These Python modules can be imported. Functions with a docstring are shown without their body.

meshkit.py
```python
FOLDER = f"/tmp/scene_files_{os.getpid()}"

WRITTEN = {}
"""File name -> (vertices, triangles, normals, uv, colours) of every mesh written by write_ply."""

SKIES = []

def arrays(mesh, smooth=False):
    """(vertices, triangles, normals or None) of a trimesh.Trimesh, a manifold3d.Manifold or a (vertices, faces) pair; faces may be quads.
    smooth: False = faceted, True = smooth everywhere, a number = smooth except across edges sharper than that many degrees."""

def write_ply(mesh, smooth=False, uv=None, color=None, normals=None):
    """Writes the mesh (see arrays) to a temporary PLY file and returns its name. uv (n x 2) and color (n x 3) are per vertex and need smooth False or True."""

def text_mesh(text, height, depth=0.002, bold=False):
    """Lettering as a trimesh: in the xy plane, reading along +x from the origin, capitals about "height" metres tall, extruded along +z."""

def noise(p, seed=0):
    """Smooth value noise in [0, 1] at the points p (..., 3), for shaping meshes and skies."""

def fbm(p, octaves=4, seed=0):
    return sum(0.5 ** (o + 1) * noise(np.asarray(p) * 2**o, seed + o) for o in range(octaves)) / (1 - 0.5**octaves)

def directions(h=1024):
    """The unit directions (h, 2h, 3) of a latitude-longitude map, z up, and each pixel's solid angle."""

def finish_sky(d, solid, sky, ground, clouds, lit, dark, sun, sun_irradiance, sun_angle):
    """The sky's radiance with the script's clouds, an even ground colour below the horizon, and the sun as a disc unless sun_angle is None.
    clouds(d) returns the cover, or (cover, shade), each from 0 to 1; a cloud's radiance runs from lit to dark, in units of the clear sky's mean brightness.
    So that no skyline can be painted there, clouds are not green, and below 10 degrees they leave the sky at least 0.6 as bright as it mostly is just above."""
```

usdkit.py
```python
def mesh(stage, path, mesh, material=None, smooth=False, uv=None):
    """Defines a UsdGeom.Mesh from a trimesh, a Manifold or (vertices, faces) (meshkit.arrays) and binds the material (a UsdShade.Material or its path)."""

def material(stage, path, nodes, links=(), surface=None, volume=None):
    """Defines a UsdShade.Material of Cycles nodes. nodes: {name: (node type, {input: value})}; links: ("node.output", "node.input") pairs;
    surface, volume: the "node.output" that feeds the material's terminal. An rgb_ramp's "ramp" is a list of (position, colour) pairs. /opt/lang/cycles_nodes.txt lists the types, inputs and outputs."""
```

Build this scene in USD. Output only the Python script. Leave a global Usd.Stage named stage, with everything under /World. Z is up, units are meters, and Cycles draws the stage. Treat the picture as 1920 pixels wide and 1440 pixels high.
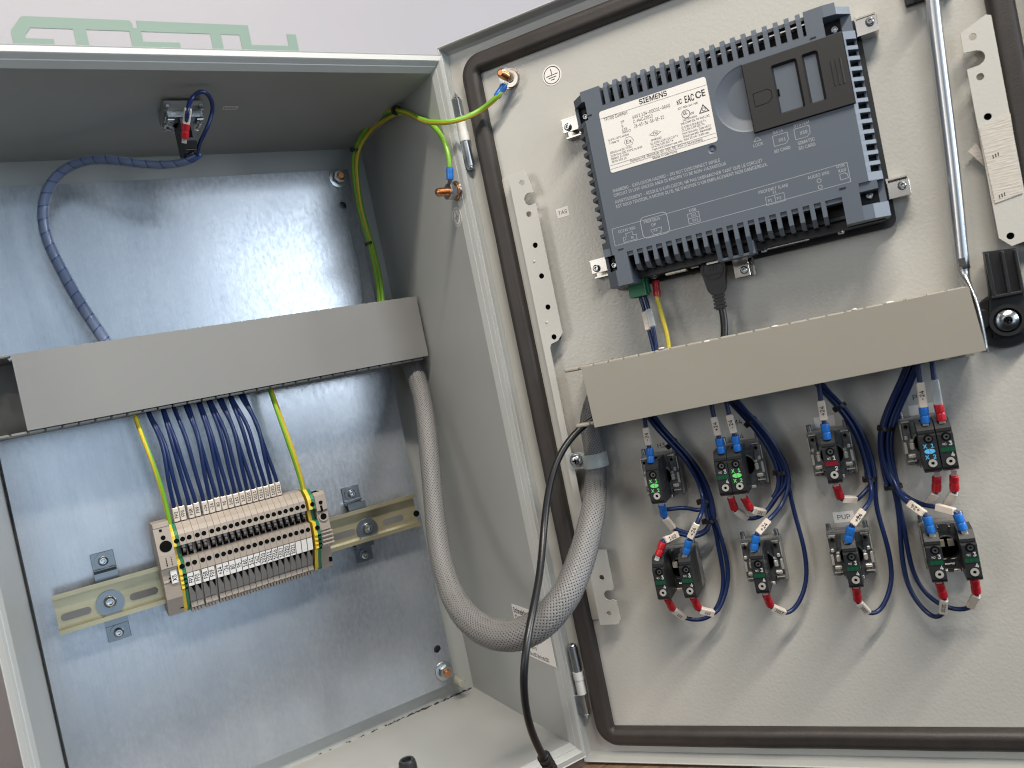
import math, random
import numpy as np, trimesh
from scipy.interpolate import CubicSpline
from shapely.geometry import Polygon, Point, box as sbox, LineString
from shapely.ops import unary_union
from pxr import Usd, UsdGeom, UsdLux, UsdShade, Gf, Sdf
import usdkit, meshkit

random.seed(7)
rng = np.random.default_rng(7)
stage = Usd.Stage.CreateInMemory()
UsdGeom.SetStageUpAxis(stage, 'Z'); UsdGeom.SetStageMetersPerUnit(stage, 1.0)
UsdGeom.Xform.Define(stage, '/World'); UsdGeom.Scope.Define(stage, '/World/Looks')

# ------------------------------------------------------------------ camera (millimetres here, metres on the stage)
FPX = 1456.66                      # focal length for a picture 1920 wide
CAM = np.array([-331.98, -600.29, 344.64])
YAW, PITCH, ROLL = math.radians(29.755), math.radians(-1.372), math.radians(-11.653)
EXPOSURE = 0.3
_fw = np.array([math.sin(YAW)*math.cos(PITCH), math.cos(YAW)*math.cos(PITCH), math.sin(PITCH)])
_rt = np.array([math.cos(YAW), -math.sin(YAW), 0.0]); _up = np.cross(_rt, _fw)
RT = math.cos(ROLL)*_rt + math.sin(ROLL)*_up
UP = -math.sin(ROLL)*_rt + math.cos(ROLL)*_up
FW_ = _fw
cam = UsdGeom.Camera.Define(stage, '/World/camera')
_m = np.eye(4); _m[:3, 0], _m[:3, 1], _m[:3, 2], _m[:3, 3] = RT, UP, -FW_, CAM*0.001
cam.AddTransformOp().Set(Gf.Matrix4d(*_m.T.ravel().tolist()))
cam.CreateHorizontalApertureAttr(36.0); cam.CreateVerticalApertureAttr(27.0)
cam.CreateFocalLengthAttr(FPX/1920*36); cam.CreateClippingRangeAttr(Gf.Vec2f(0.02, 60))
cam.CreateFStopAttr(11.0); cam.CreateFocusDistanceAttr(0.72); cam.CreateExposureAttr(EXPOSURE)

# ------------------------------------------------------------------ lamps: two windows of the hall and the ceiling strips
def rect_light(name, pos, target, w, h, color, intensity):
    l = UsdLux.RectLight.Define(stage, '/World/' + name)
    pos, target = np.array(pos, float), np.array(target, float)
    z = pos - target; z /= np.linalg.norm(z)
    x = np.cross([0, 0, 1.0], z); x /= np.linalg.norm(x); y = np.cross(z, x)
    m = np.eye(4); m[:3, 0], m[:3, 1], m[:3, 2], m[:3, 3] = x, y, z, pos
    l.AddTransformOp().Set(Gf.Matrix4d(*m.T.ravel().tolist()))
    l.CreateWidthAttr(w); l.CreateHeightAttr(h); l.CreateColorAttr(Gf.Vec3f(*color)); l.CreateIntensityAttr(intensity)
    l.CreateNormalizeAttr(False)
rect_light('window_front', (0.95, -3.3, 0.92), (-0.10, 0.19, 0.42), 0.8, 1.05, (0.80, 0.90, 1.0), 7.0)
rect_light('window_front_dim', (-0.35, -3.4, 0.30), (-0.25, 0.19, 0.42), 1.6, 2.4, (0.66, 0.83, 1.0), 1.2)
rect_light('window_right', (2.3, -2.5, 0.95), (-0.3, 0.1, 0.3), 1.2, 1.2, (0.82, 0.91, 1.0), 19.0)
rect_light('window_left', (-3.0, -1.9, 1.25), (0.15, -0.1, 0.4), 2.0, 0.9, (0.97, 0.97, 1.0), 1.3)
rect_light('window_side', (-3.2, -0.60, 1.0), (0.15, -0.1, 0.4), 0.8, 1.3, (1.0, 0.97, 0.92), 4.5)
rect_light('ceiling_strip_near', (-0.40, -1.25, 2.05), (-0.1, 0.0, 0.3), 1.6, 0.07, (1.0, 0.93, 0.82), 125.0)
rect_light('ceiling_strip_far', (0.3, -2.0, 3.0), (0.1, 0.0, 0.3), 2.4, 0.12, (1.0, 0.94, 0.85), 40.0)
dome = UsdLux.DomeLight.Define(stage, '/World/room_light')
dm = usdkit.material(stage, '/World/Looks/room_grey', {'b': ('background_shader', {'color': (0.9, 0.95, 1.0), 'strength': 0.015})}, surface='b.background')
UsdShade.MaterialBindingAPI.Apply(dome.GetPrim()).Bind(dm)

# ------------------------------------------------------------------ frames: x right, y up, z out of the surface
K = 0.97144
class Frame:
    def __init__(s, o, X, Y, k=1.0):
        s.o, s.X, s.Y = np.array(o, float), np.array(X, float), np.array(Y, float)
        s.Z = np.cross(s.X, s.Y); s.k = k; s.R = np.stack([s.X, s.Y, s.Z], 1)
    def w(s, p): return s.o + (np.asarray(p, float)*s.k) @ s.R.T
    def l(s, p): return ((np.asarray(p, float) - s.o) @ s.R)/s.k
TH = 2.20116
HINGE = np.array([26.985, 6.989, 0.0])
WORLD = Frame((0, 0, 0), (1, 0, 0), (0, 1, 0))
DOOR = Frame(HINGE, (-math.cos(TH), -math.sin(TH), 0), (0, 0, 1))
PLATE = Frame((0, 197.5*K, 0), (1, 0, 0), (0, 0, 1), K)
RIGHT = Frame((0, 0, 0), (0, -1, 0), (0, 0, 1), K)
TOP = Frame((0, 0, 629.7*K), (1, 0, 0), (0, -1, 0), K)
def ray(u, v):
    return RT*(u-960)/FPX - UP*(v-720)/FPX + FW_
def at(u, v, fr, h=0.0):           # a measured image point -> where it lies at height h above a surface
    d = ray(u, v); t = ((fr.o + h*fr.k*fr.Z - CAM) @ fr.Z)/(d @ fr.Z)
    return fr.l(CAM + t*d)
def yat(u, v, y):
    d = ray(u, v); return CAM + d*((y - CAM[1])/d[1])
def xat(u, v, x):
    d = ray(u, v); return CAM + d*((x - CAM[0])/d[0])
def zat(u, v, z):
    d = ray(u, v); return CAM + d*((z - CAM[2])/d[2])
def dw(u, v, h): return DOOR.w(at(u, v, DOOR, h))
def pw(u, v, h): return PLATE.w(at(u, v, PLATE, h))

# ------------------------------------------------------------------ materials
MAT = {}
def mat(name, color, rough=0.5, metal=0.0, bump=None, var=None, spec=None, coat=0.0, aniso=None, extra=None):
    """bump=(scale xyz, strength, distance, detail); var=(scale xyz, amount) lightness mottling from noise"""
    n = {'p': ('principled_bsdf', {'base_color': color, 'roughness': rough, 'metallic': metal, **(extra or {})})}
    L = []
    if coat: n['p'][1]['coat_weight'] = coat
    if bump or var:
        n['g'] = ('geometry', {})
    if bump:
        sc, st, dist, det = bump
        n['mb'] = ('mapping', {'scale': sc}); n['nb'] = ('noise_texture', {'scale': 1.0, 'detail': det})
        n['bp'] = ('bump', {'strength': st, 'distance': dist})
        L += [('g.position', 'mb.vector'), ('mb.vector', 'nb.vector'), ('nb.fac', 'bp.height'), ('bp.normal', 'p.normal')]
    if var:
        sc, amt = var
        n['mv'] = ('mapping', {'scale': sc}); n['nv'] = ('noise_texture', {'scale': 1.0, 'detail': 4.0, 'roughness': 0.6})
        c = np.array(color)
        n['rv'] = ('rgb_ramp', {'ramp': [(0.25, tuple(np.clip(c*(1-amt), 0, 1))), (0.75, tuple(np.clip(c*(1+amt), 0, 1)))]})
        L += [('g.position', 'mv.vector'), ('mv.vector', 'nv.vector'), ('nv.fac', 'rv.fac'), ('rv.color', 'p.base_color')]
    MAT[name] = usdkit.material(stage, '/World/Looks/' + name, n, L, surface='p.BSDF')
    return MAT[name]
def iso(s): return (s, s, s)
mat('box_paint', (0.385, 0.39, 0.375), 0.42, bump=(iso(420), 0.10, 0.0006, 2.0), var=(iso(9), 0.04))
mat('door_paint', (0.475, 0.462, 0.428), 0.30, bump=(iso(380), 0.24, 0.0009, 1.5), var=(iso(7), 0.04))
mat('rail_paint', (0.52, 0.51, 0.475), 0.38, bump=(iso(420), 0.16, 0.0006, 1.5))
mat('gasket_foam', (0.031, 0.0255, 0.023), 0.50, bump=(iso(700), 0.35, 0.0005, 4.0), var=(iso(60), 0.2))
mat('stone_grey_plastic', (0.305, 0.283, 0.243), 0.42, var=(iso(14), 0.03))
mat('duct_grey', (0.192, 0.186, 0.177), 0.42, var=(iso(14), 0.03))
mat('duct_inside', (0.20, 0.19, 0.175), 0.55)
mat('hmi_plastic', (0.094, 0.113, 0.143), 0.46, bump=(iso(2600), 0.25, 0.0002, 1.0))
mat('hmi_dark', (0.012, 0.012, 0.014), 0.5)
mat('hmi_print', (0.42, 0.44, 0.47), 0.6)
mat('cover_plastic', (0.014, 0.0132, 0.013), 0.5, bump=(iso(2600), 0.2, 0.0002, 1.0))
mat('black_plastic', (0.018, 0.019, 0.021), 0.38, bump=(iso(1500), 0.12, 0.0002, 1.0))
mat('block_plastic', (0.019, 0.0205, 0.0225), 0.40, var=(iso(120), 0.2))
mat('black_rubber', (0.010, 0.010, 0.011), 0.36)
mat('white_label', (0.80, 0.77, 0.74), 0.5)
mat('ink', (0.014, 0.014, 0.015), 0.6)
mat('ink_grey', (0.10, 0.10, 0.10), 0.6)
mat('tape_label', (0.74, 0.71, 0.68), 0.4)
mat('clear_label', (0.46, 0.455, 0.43), 0.28)
mat('beige_plastic', (0.335, 0.283, 0.238), 0.46, var=(iso(90), 0.06))
mat('lever_grey', (0.25, 0.225, 0.21), 0.42, var=(iso(150), 0.10))
mat('lever_clear', (0.10, 0.092, 0.092), 0.3)
mat('pe_green', (0.018, 0.16, 0.075), 0.42)
mat('pe_yellow', (0.72, 0.50, 0.035), 0.42)
mat('wire_green', (0.17, 0.36, 0.025), 0.36)
mat('wire_yellow', (0.60, 0.44, 0.03), 0.36)
mat('wire_blue', (0.0065, 0.018, 0.080), 0.36)
mat('wrapped_blue', (0.030, 0.056, 0.155), 0.4)
mat('crimp_blue', (0.015, 0.14, 0.50), 0.30)
mat('crimp_red', (0.44, 0.014, 0.022), 0.30)
mat('marker_white', (0.66, 0.58, 0.50), 0.34)
mat('tin', (0.70, 0.66, 0.60), 0.28, metal=1.0)
mat('zinc_bracket', (0.20, 0.22, 0.24), 0.26, metal=0.9)
mat('bright_screw', (0.80, 0.77, 0.72), 0.32, metal=0.6)
mat('zinc', (0.50, 0.52, 0.53), 0.26, metal=1.0, var=(iso(160), 0.16))
mat('nickel', (0.66, 0.63, 0.58), 0.22, metal=1.0)
mat('zinc_dark', (0.33, 0.345, 0.35), 0.30, metal=0.92, var=(iso(260), 0.45), bump=(iso(500), 0.25, 0.0004, 2.0))
mat('steel_rod', (0.50, 0.515, 0.53), 0.34, metal=1.0, var=((90, 90, 9), 0.14), bump=((1500, 1500, 900), 0.05, 0.0002, 2.0))
mat('yellow_zinc', (0.345, 0.305, 0.195), 0.24, metal=0.6, var=((18, 30, 60), 0.20))
mat('copper', (0.72, 0.33, 0.15), 0.30, metal=1.0)
mat('green_plastic', (0.020, 0.17, 0.075), 0.38)
mat('window_green', (0.008, 0.075, 0.035), 0.3)
mat('window_red', (0.20, 0.008, 0.018), 0.3)
mat('print_green', (0.16, 0.72, 0.20), 0.5)
mat('print_blue', (0.09, 0.45, 0.78), 0.5)
mat('print_light', (0.55, 0.56, 0.58), 0.5)
mat('hole_black', (0.003, 0.003, 0.003), 0.9, extra={'specular_ior_level': 0.1})
mat('braid_grey', (0.195, 0.19, 0.186), 0.45)
mat('braid_core', (0.03, 0.029, 0.029), 0.7)
mat('white_nylon', (0.74, 0.73, 0.70), 0.38)
mat('wall_board', (0.312, 0.297, 0.316), 0.55, var=(iso(3), 0.03))
mat('wall_letter', (0.160, 0.232, 0.192), 0.55)
mat('sealant', (0.02, 0.02, 0.025), 0.5)
mat('woven_tape', (0.54, 0.505, 0.455), 0.45, bump=((60, 60, 900), 0.5, 0.0006, 1.0), var=((200, 200, 1300), 0.16))
mat('sensor_pin', (0.33, 0.33, 0.27), 0.5)
# galvanised sheet: vertical rolling streaks, cloudy spangle, a few scratches
usdkit.material(stage, '/World/Looks/galvanised', {
    'g': ('geometry', {}),
    'm1': ('mapping', {'scale': (900, 900, 14)}), 'n1': ('noise_texture', {'scale': 1.0, 'detail': 3.0, 'roughness': 0.6}),
    'm2': ('mapping', {'scale': (16, 16, 12)}), 'n2': ('noise_texture', {'scale': 1.0, 'detail': 5.0, 'roughness': 0.65}),
    'm3': ('mapping', {'scale': (260, 260, 130)}), 'n3': ('noise_texture', {'scale': 1.0, 'detail': 4.0, 'roughness': 0.7}),
    'r1': ('rgb_ramp', {'ramp': [(0.28, (0.375, 0.395, 0.425)), (0.72, (0.42, 0.44, 0.47))]}),
    'r2': ('rgb_ramp', {'ramp': [(0.30, (0.80, 0.82, 0.85)), (0.70, (1.0, 1.0, 1.0))]}),
    'mx': ('mix', {'mix_type': 'multiply', 'fac': 1.0}),
    'rr': ('rgb_ramp', {'ramp': [(0.3, (0.20, 0.20, 0.20)), (0.7, (0.29, 0.29, 0.29))]}),
    'ad': ('math', {'math_type': 'multiply_add', 'value2': 0.75, 'value3': 0.0}),
    'bp': ('bump', {'strength': 0.045, 'distance': 0.0003}),
    'p': ('principled_bsdf', {'metallic': 0.64})},
    [('g.position', 'm1.vector'), ('m1.vector', 'n1.vector'), ('g.position', 'm2.vector'), ('m2.vector', 'n2.vector'), ('g.position', 'm3.vector'), ('m3.vector', 'n3.vector'),
     ('n1.fac', 'r1.fac'), ('n2.fac', 'r2.fac'), ('r1.color', 'mx.color1'), ('r2.color', 'mx.color2'), ('mx.color', 'p.base_color'),
     ('n3.fac', 'rr.fac'), ('rr.color', 'p.roughness'), ('n1.fac', 'ad.value1'), ('n3.fac', 'ad.value3'), ('ad.value', 'bp.height'), ('bp.normal', 'p.normal')], surface='p.BSDF')
# table top: brown wood grain
usdkit.material(stage, '/World/Looks/wood', {
    'g': ('geometry', {}), 'm': ('mapping', {'scale': (14, 120, 120)}), 'n': ('noise_texture', {'scale': 1.0, 'detail': 6.0, 'roughness': 0.65, 'distortion': 0.8}),
    'r': ('rgb_ramp', {'ramp': [(0.3, (0.12, 0.065, 0.035)), (0.7, (0.30, 0.185, 0.11))]}), 'p': ('principled_bsdf', {'roughness': 0.5})},
    [('g.position', 'm.vector'), ('m.vector', 'n.vector'), ('n.fac', 'r.fac'), ('r.color', 'p.base_color')], surface='p.BSDF')
# thin clear plastic: spiral wrap, cable clip, marker tubes
def thin_clear(name, col, see, rough):
    usdkit.material(stage, '/World/Looks/' + name, {
        't': ('transparent_bsdf', {'color': (0.95, 0.96, 0.97)}), 'd': ('principled_bsdf', {'base_color': col, 'roughness': rough}), 'm': ('mix_closure', {'fac': see})},
        [('d.BSDF', 'm.closure1'), ('t.BSDF', 'm.closure2')], surface='m.closure')
thin_clear('spiral_clear', (0.44, 0.50, 0.60), 0.78, 0.18)
thin_clear('clip_clear', (0.62, 0.66, 0.66), 0.45, 0.25)
thin_clear('smoke_clear', (0.27, 0.26, 0.245), 0.15, 0.16)
def M(n): return '/World/Looks/' + n

# ------------------------------------------------------------------ scene graph helpers
used = {}
def unique(parent, name):
    k = (parent, name); c = used.get(k, 0); used[k] = c + 1
    return name if c == 0 else f'{name}_{c:03d}'
def setdata(prim, **kw):
    for k, v in kw.items():
        if v: prim.SetCustomDataByKey(k, v)
class Thing: pass
def thing(name, label, cat, fr=WORLD, o=(0, 0, 0), rz=0.0, group=None, kind=None):
    t = Thing(); t.path = '/World/' + unique('/World', name); t.k = fr.k
    x = UsdGeom.Xform.Define(stage, t.path)
    c, s = math.cos(rz), math.sin(rz)
    m = np.eye(4); m[:3, :3] = fr.R @ np.array([[c, -s, 0], [s, c, 0], [0, 0, 1.0]]); m[:3, 3] = fr.w(o)*0.001
    x.AddTransformOp().Set(Gf.Matrix4d(*m.T.ravel().tolist()))
    t.m = m; t.prim = x.GetPrim(); setdata(t.prim, label=label, category=cat, group=group, kind=kind)
    return t
def local(t, wpts):                # world mm -> the thing's own mm
    return ((np.asarray(wpts, float) - t.m[:3, 3]*1000) @ t.m[:3, :3])/t.k
def part(t, name, mesh, material, parent=None, label=None, smooth=35, kind=None):
    base = parent or t.path
    path = base + '/' + unique(base, name)
    if isinstance(mesh, list): mesh = cat(mesh)
    mm = trimesh.Trimesh(np.asarray(mesh.vertices)*(0.001*t.k), mesh.faces, process=False)
    p = usdkit.mesh(stage, path, mm, M(material), smooth=smooth).GetPrim()
    setdata(p, label=label, kind=kind)
    return path

# ------------------------------------------------------------------ shapes (all in mm)
def cat(ms): return trimesh.util.concatenate([m for m in ms if m is not None])
def hull(pts): return trimesh.Trimesh(pts, process=False).convex_hull
def bx(x0, x1, y0, y1, z0, z1, c=0.0):
    if c <= 0:
        m = trimesh.creation.box([x1-x0, y1-y0, z1-z0]); m.apply_translation([(x0+x1)/2, (y0+y1)/2, (z0+z1)/2]); return m
    P = []
    for X, a in ((x0, 1), (x1, -1)):
        for Y, b in ((y0, 1), (y1, -1)):
            for Z, e in ((z0, 1), (z1, -1)):
                P += [(X, Y+b*c, Z+e*c), (X+a*c, Y, Z+e*c), (X+a*c, Y+b*c, Z)]
    return hull(np.array(P))
def xf(m, t=(0, 0, 0), rx=0, ry=0, rz=0, s=None):
    m = m.copy()
    if s is not None: m.apply_scale(s)
    T = trimesh.transformations.euler_matrix(rx, ry, rz, 'sxyz'); T[:3, 3] = t
    m.apply_transform(T); return m
def rev(profile, seg=20, at_=(0, 0, 0)):   # lathe about z of (r, z) from bottom to top
    m = trimesh.creation.revolve(np.array(profile, float), sections=seg); m.apply_translation(at_); return m
def cyl(x, y, z0, z1, r, seg=20, c=0.0):
    pr = [(0, z0), (r, z0), (r, z1-c), (r-c, z1), (0, z1)] if c else [(0, z0), (r, z0), (r, z1), (0, z1)]
    return rev(pr, seg, (x, y, 0))
def prism(poly, z0, z1):
    if not hasattr(poly, 'geom_type'): poly = Polygon(poly)
    gs = [poly] if poly.geom_type == 'Polygon' else list(poly.geoms)
    ms = []
    for g in gs:
        m = trimesh.creation.extrude_polygon(g, z1-z0, engine='earcut'); m.apply_translation([0, 0, z0]); ms.append(m)
    return cat(ms)
def ring(r0, r1, z0, z1, x=0, y=0, seg=24):
    return rev([(r0, z0), (r1, z0), (r1, z1), (r0, z1), (r0, z0)], seg, (x, y, 0))
def rrect(x0, x1, y0, y1, r, n=4): return sbox(x0+r, y0+r, x1-r, y1-r).buffer(r, quad_segs=n)
def slot(cx, cy, L, w, n=6): return LineString([(cx-L/2+w/2, cy), (cx+L/2-w/2, cy)]).buffer(w/2, quad_segs=n)
def disc(x, y, r, n=6): return Point(x, y).buffer(r, quad_segs=n)
def pan(r, h, x=0, y=0, z=0, pit=0.45, seg=18):     # screw head with a recess
    return cat([rev([(0, z), (r, z), (r, z+h*0.45), (r*0.82, z+h*0.82), (r*0.62, z+h), (r*pit, z+h)], seg, (x, y, 0)),
                rev([(r*pit, z+h), (r*pit*0.85, z+h*0.35), (0, z+h*0.3)], 6, (x, y, 0))])
def hexnut(r, z0, z1, x=0, y=0, rz=0.3):
    p = [(r*math.cos(a+rz), r*math.sin(a+rz)) for a in np.arange(6)*math.pi/3]
    m = prism(p, z0, z1); m.apply_translation([x, y, 0]); return m
def spline(pts, step=3.0):
    pts = np.asarray(pts, float)
    d = np.r_[0, np.cumsum(np.linalg.norm(np.diff(pts, axis=0), axis=1)**0.7)]
    cs = CubicSpline(d, pts)
    f = cs(np.linspace(0, d[-1], max(200, len(pts)*30)))
    L = np.r_[0, np.cumsum(np.linalg.norm(np.diff(f, axis=0), axis=1))]
    n = max(4, int(L[-1]/step)+1); q = np.linspace(0, L[-1], n)
    return np.stack([np.interp(q, L, f[:, i]) for i in range(3)], 1)
def frames(path):
    t = np.gradient(path, axis=0); t /= np.linalg.norm(t, axis=1, keepdims=True)
    a = np.array([0, 0, 1.0]) if abs(t[0, 2]) < 0.9 else np.array([1.0, 0, 0])
    n = np.cross(a, t[0]); n /= np.linalg.norm(n); N = []
    for k in range(len(t)):
        n = n - (n @ t[k])*t[k]; n /= np.linalg.norm(n); N.append(n)
    N = np.array(N); return t, N, np.cross(t, N)
def tube(path, r, seg=8, a0=0.0, a1=2*math.pi, caps=True, twist=0.0):
    path = np.asarray(path, float); t, N, B = frames(path)
    r = np.broadcast_to(r, len(path)); full = abs(a1-a0-2*math.pi) < 1e-6
    ang = np.linspace(a0, a1, seg, endpoint=not full)
    if twist:
        q = np.cumsum(np.r_[0, np.linalg.norm(np.diff(path, axis=0), axis=1)])*twist; cq, sq = np.cos(q)[:, None], np.sin(q)[:, None]; N, B = N*cq+B*sq, B*cq-N*sq
    V = path[:, None] + r[:, None, None]*(np.cos(ang)[None, :, None]*N[:, None] + np.sin(ang)[None, :, None]*B[:, None])
    n = len(path); F = []
    for i in range(n-1):
        for j in range(seg if full else seg-1):
            a, b = i*seg+j, i*seg+(j+1) % seg; c, d = a+seg, b+seg
            F += [(a, b, d), (a, d, c)]
    V = V.reshape(-1, 3)
    if caps and full:
        V = np.vstack([V, path[0], path[-1]]); e = n*seg
        for j in range(seg):
            F += [(e, (j+1) % seg, j), (e+1, (n-1)*seg+j, (n-1)*seg+(j+1) % seg)]
    return trimesh.Trimesh(V, np.array(F), process=False)
def loop_extrude(profile, x0, x1, y0, y1, su=(1, 1, 1, 1), closed=True):
    """a mitred frame: profile (u outward, v along z) swept round a rectangle; su scales u at left, right, bottom, top"""
    V, F, n = [], [], len(profile)
    for u, v in profile:
        V += [(x0-u*su[0], y0-u*su[2], v), (x1+u*su[1], y0-u*su[2], v), (x1+u*su[1], y1+u*su[3], v), (x0-u*su[0], y1+u*su[3], v)]
    for i in range(n if closed else n-1):
        j = (i+1) % n
        for k in range(4):
            a, b = i*4+k, i*4+(k+1) % 4; c, d = j*4+k, j*4+(k+1) % 4
            F += [(a, b, d), (a, d, c)]
    m = trimesh.Trimesh(np.array(V, float), np.array(F), process=False)
    return unshare(m)
def unshare(m): return trimesh.Trimesh(m.vertices[m.faces].reshape(-1, 3), np.arange(len(m.faces)*3).reshape(-1, 3), process=False)
def quads(sec):                     # rows of sections (n, m, 3) closed round m
    n, m = sec.shape[:2]; F = []
    for i in range(n-1):
        for j in range(m):
            a, b = i*m+j, i*m+(j+1) % m; F += [(a, b, b+m), (a, b+m, a+m)]
    V = np.vstack([sec.reshape(-1, 3), sec[0].mean(0), sec[-1].mean(0)]); e = n*m
    for j in range(m):
        F += [(e, (j+1) % m, j), (e+1, (n-1)*m+j, (n-1)*m+(j+1) % m)]
    return trimesh.Trimesh(V, np.array(F), process=False)
_tx = {}
def txt(s, h, x=0, y=0, z=0, rz=0.0, anchor='c', bold=False, sx=1.0, thick=0.06):
    k = (s, bold)
    if k not in _tx: _tx[k] = meshkit.text_mesh(s, 1.0, 1.0, bold)
    m = _tx[k].copy(); v = np.array(m.vertices)
    w0, w1 = v[:, 0].min(), v[:, 0].max()
    v[:, 0] -= {'c': (w0+w1)/2, 'l': w0, 'r': w1}[anchor]
    v[:, 1] -= 0.5 if anchor == 'c' else 0.0
    v = v*np.array([h*sx, h, thick]); m.vertices = v
    return xf(m, (x, y, z), rz=rz)
def rline(pts, w, z, thick=0.06, closed=False):      # a printed line
    p = list(pts) + ([pts[0]] if closed else [])
    return prism(LineString(p).buffer(w/2, cap_style='flat', join_style='mitre'), z, z+thick)


# ================================================================== SETTING
t = thing('table', 'brown wooden table top that the cabinet stands on', 'table', WORLD, (0, 0, -26), kind='structure')
part(t, 'table_top', bx(-1500, 1500, -110, 576, -30, 0, 2), 'wood')
t = thing('wall', 'pale pinkish wall board behind the cabinet', 'wall', Frame((0, 600*K, 0), (1, 0, 0), (0, 0, 1), K), (0, 0, 0), kind='structure')
part(t, 'board', bx(-2500, 3000, -900, 2400, -12, 0), 'wall_board', smooth=False)
# green lettering painted on the board: only its upper strokes show over the cabinet (measured, board mm)
WALL = Frame((0, 600*K, 0), (1, 0, 0), (0, 0, 1), K)
z1 = lambda x, y: tuple(at(x/3, y/3, WALL, 0)[:2])
t = thing('wall_lettering', 'pale green block lettering on the pinkish wall, cut off by the cabinet top', 'lettering', WALL)
L = at(100, 85, WALL, 0)[1]-60
def band(pts): return LineString(pts).buffer(8.2, cap_style='flat', join_style='round', quad_segs=4)
yt = at(120, 44, WALL, 0)[1]
def gx(x, y): return at(x/3, y/3, WALL, 0)[0]
a, b, c, d, e, f_, g = gx(95, 160), gx(455, 200), gx(765, 200), gx(1215, 210), gx(1378, 210), gx(1640, 210), gx(715, 150)
low = yt-95
flat = lambda *p: LineString(p).buffer(8, cap_style='flat', join_style='round', quad_segs=6)
s1 = unary_union([flat((a, low), (a, yt-16), (a+12, yt), (c-2, yt)), flat((c, yt-3), (c, low)), flat((b, yt), (b, low)), flat((a, yt-31), (gx(300, 215), yt-31))])
s2 = unary_union([LineString([(c+4, yt), (e, yt), (e, low)]).buffer(8, cap_style='flat', join_style='mitre'), flat((d, yt), (d, low)), flat((c, yt-31), (gx(1010, 235), yt-31))])
s3 = unary_union([LineString([(f_, yt-4), (f_, low)]).buffer(7.5, cap_style='flat'), flat((e, yt-31), (f_, yt-31))])
s1 = s1.difference(Polygon([(c-6, yt+10), (c+3, yt+10), (c-1, yt+2)]))
part(t, 'letters', prism(unary_union([s1, s2, s3]), 0.2, 0.8), 'wall_letter', smooth=False)

# ================================================================== CABINET (plate frame: x right, y up, z = toward the viewer, plate face at 0, rim at 197.5)
W, H, RIM = 399.3, 629.7, 197.5
CAB = t = thing('cabinet', 'open light grey steel cabinet body on the left, its door swung out', 'cabinet', PLATE)
part(t, 'back_wall', bx(-W-1.5, 1.5, -1.5, H+1.5, -13.5, -12), 'box_paint', smooth=False)
part(t, 'side_wall', bx(-W-1.5, -W, 0, H, -12, RIM-10), 'box_paint', smooth=False)
part(t, 'side_wall', bx(0, 1.5, 0, H, -12, RIM-10), 'box_paint', smooth=False)
part(t, 'top_wall', bx(-W-1.5, 1.5, H, H+1.5, -12, RIM-10), 'box_paint', smooth=False)
part(t, 'bottom_wall', bx(-W-1.5, 1.5, -1.5, 0, -12, RIM-10), 'box_paint', smooth=False)
rim = [(0, RIM-10), (2.6, RIM-4.4), (3.1, RIM-4.4), (5.0, RIM-0.4), (5.5, RIM+0.2), (6.1, RIM-0.1), (9.0, RIM-1.2), (9.6, RIM-0.8), (10.0, RIM-1.6), (10.0, RIM-16), (8.8, RIM-16), (8.8, RIM-3.5), (1.5, RIM-9.6)]
part(t, 'rim', loop_extrude(rim, -W, 0, 0, H, (0.85, 1.0, 1.5, 1.38)), 'box_paint', smooth=False)
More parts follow.
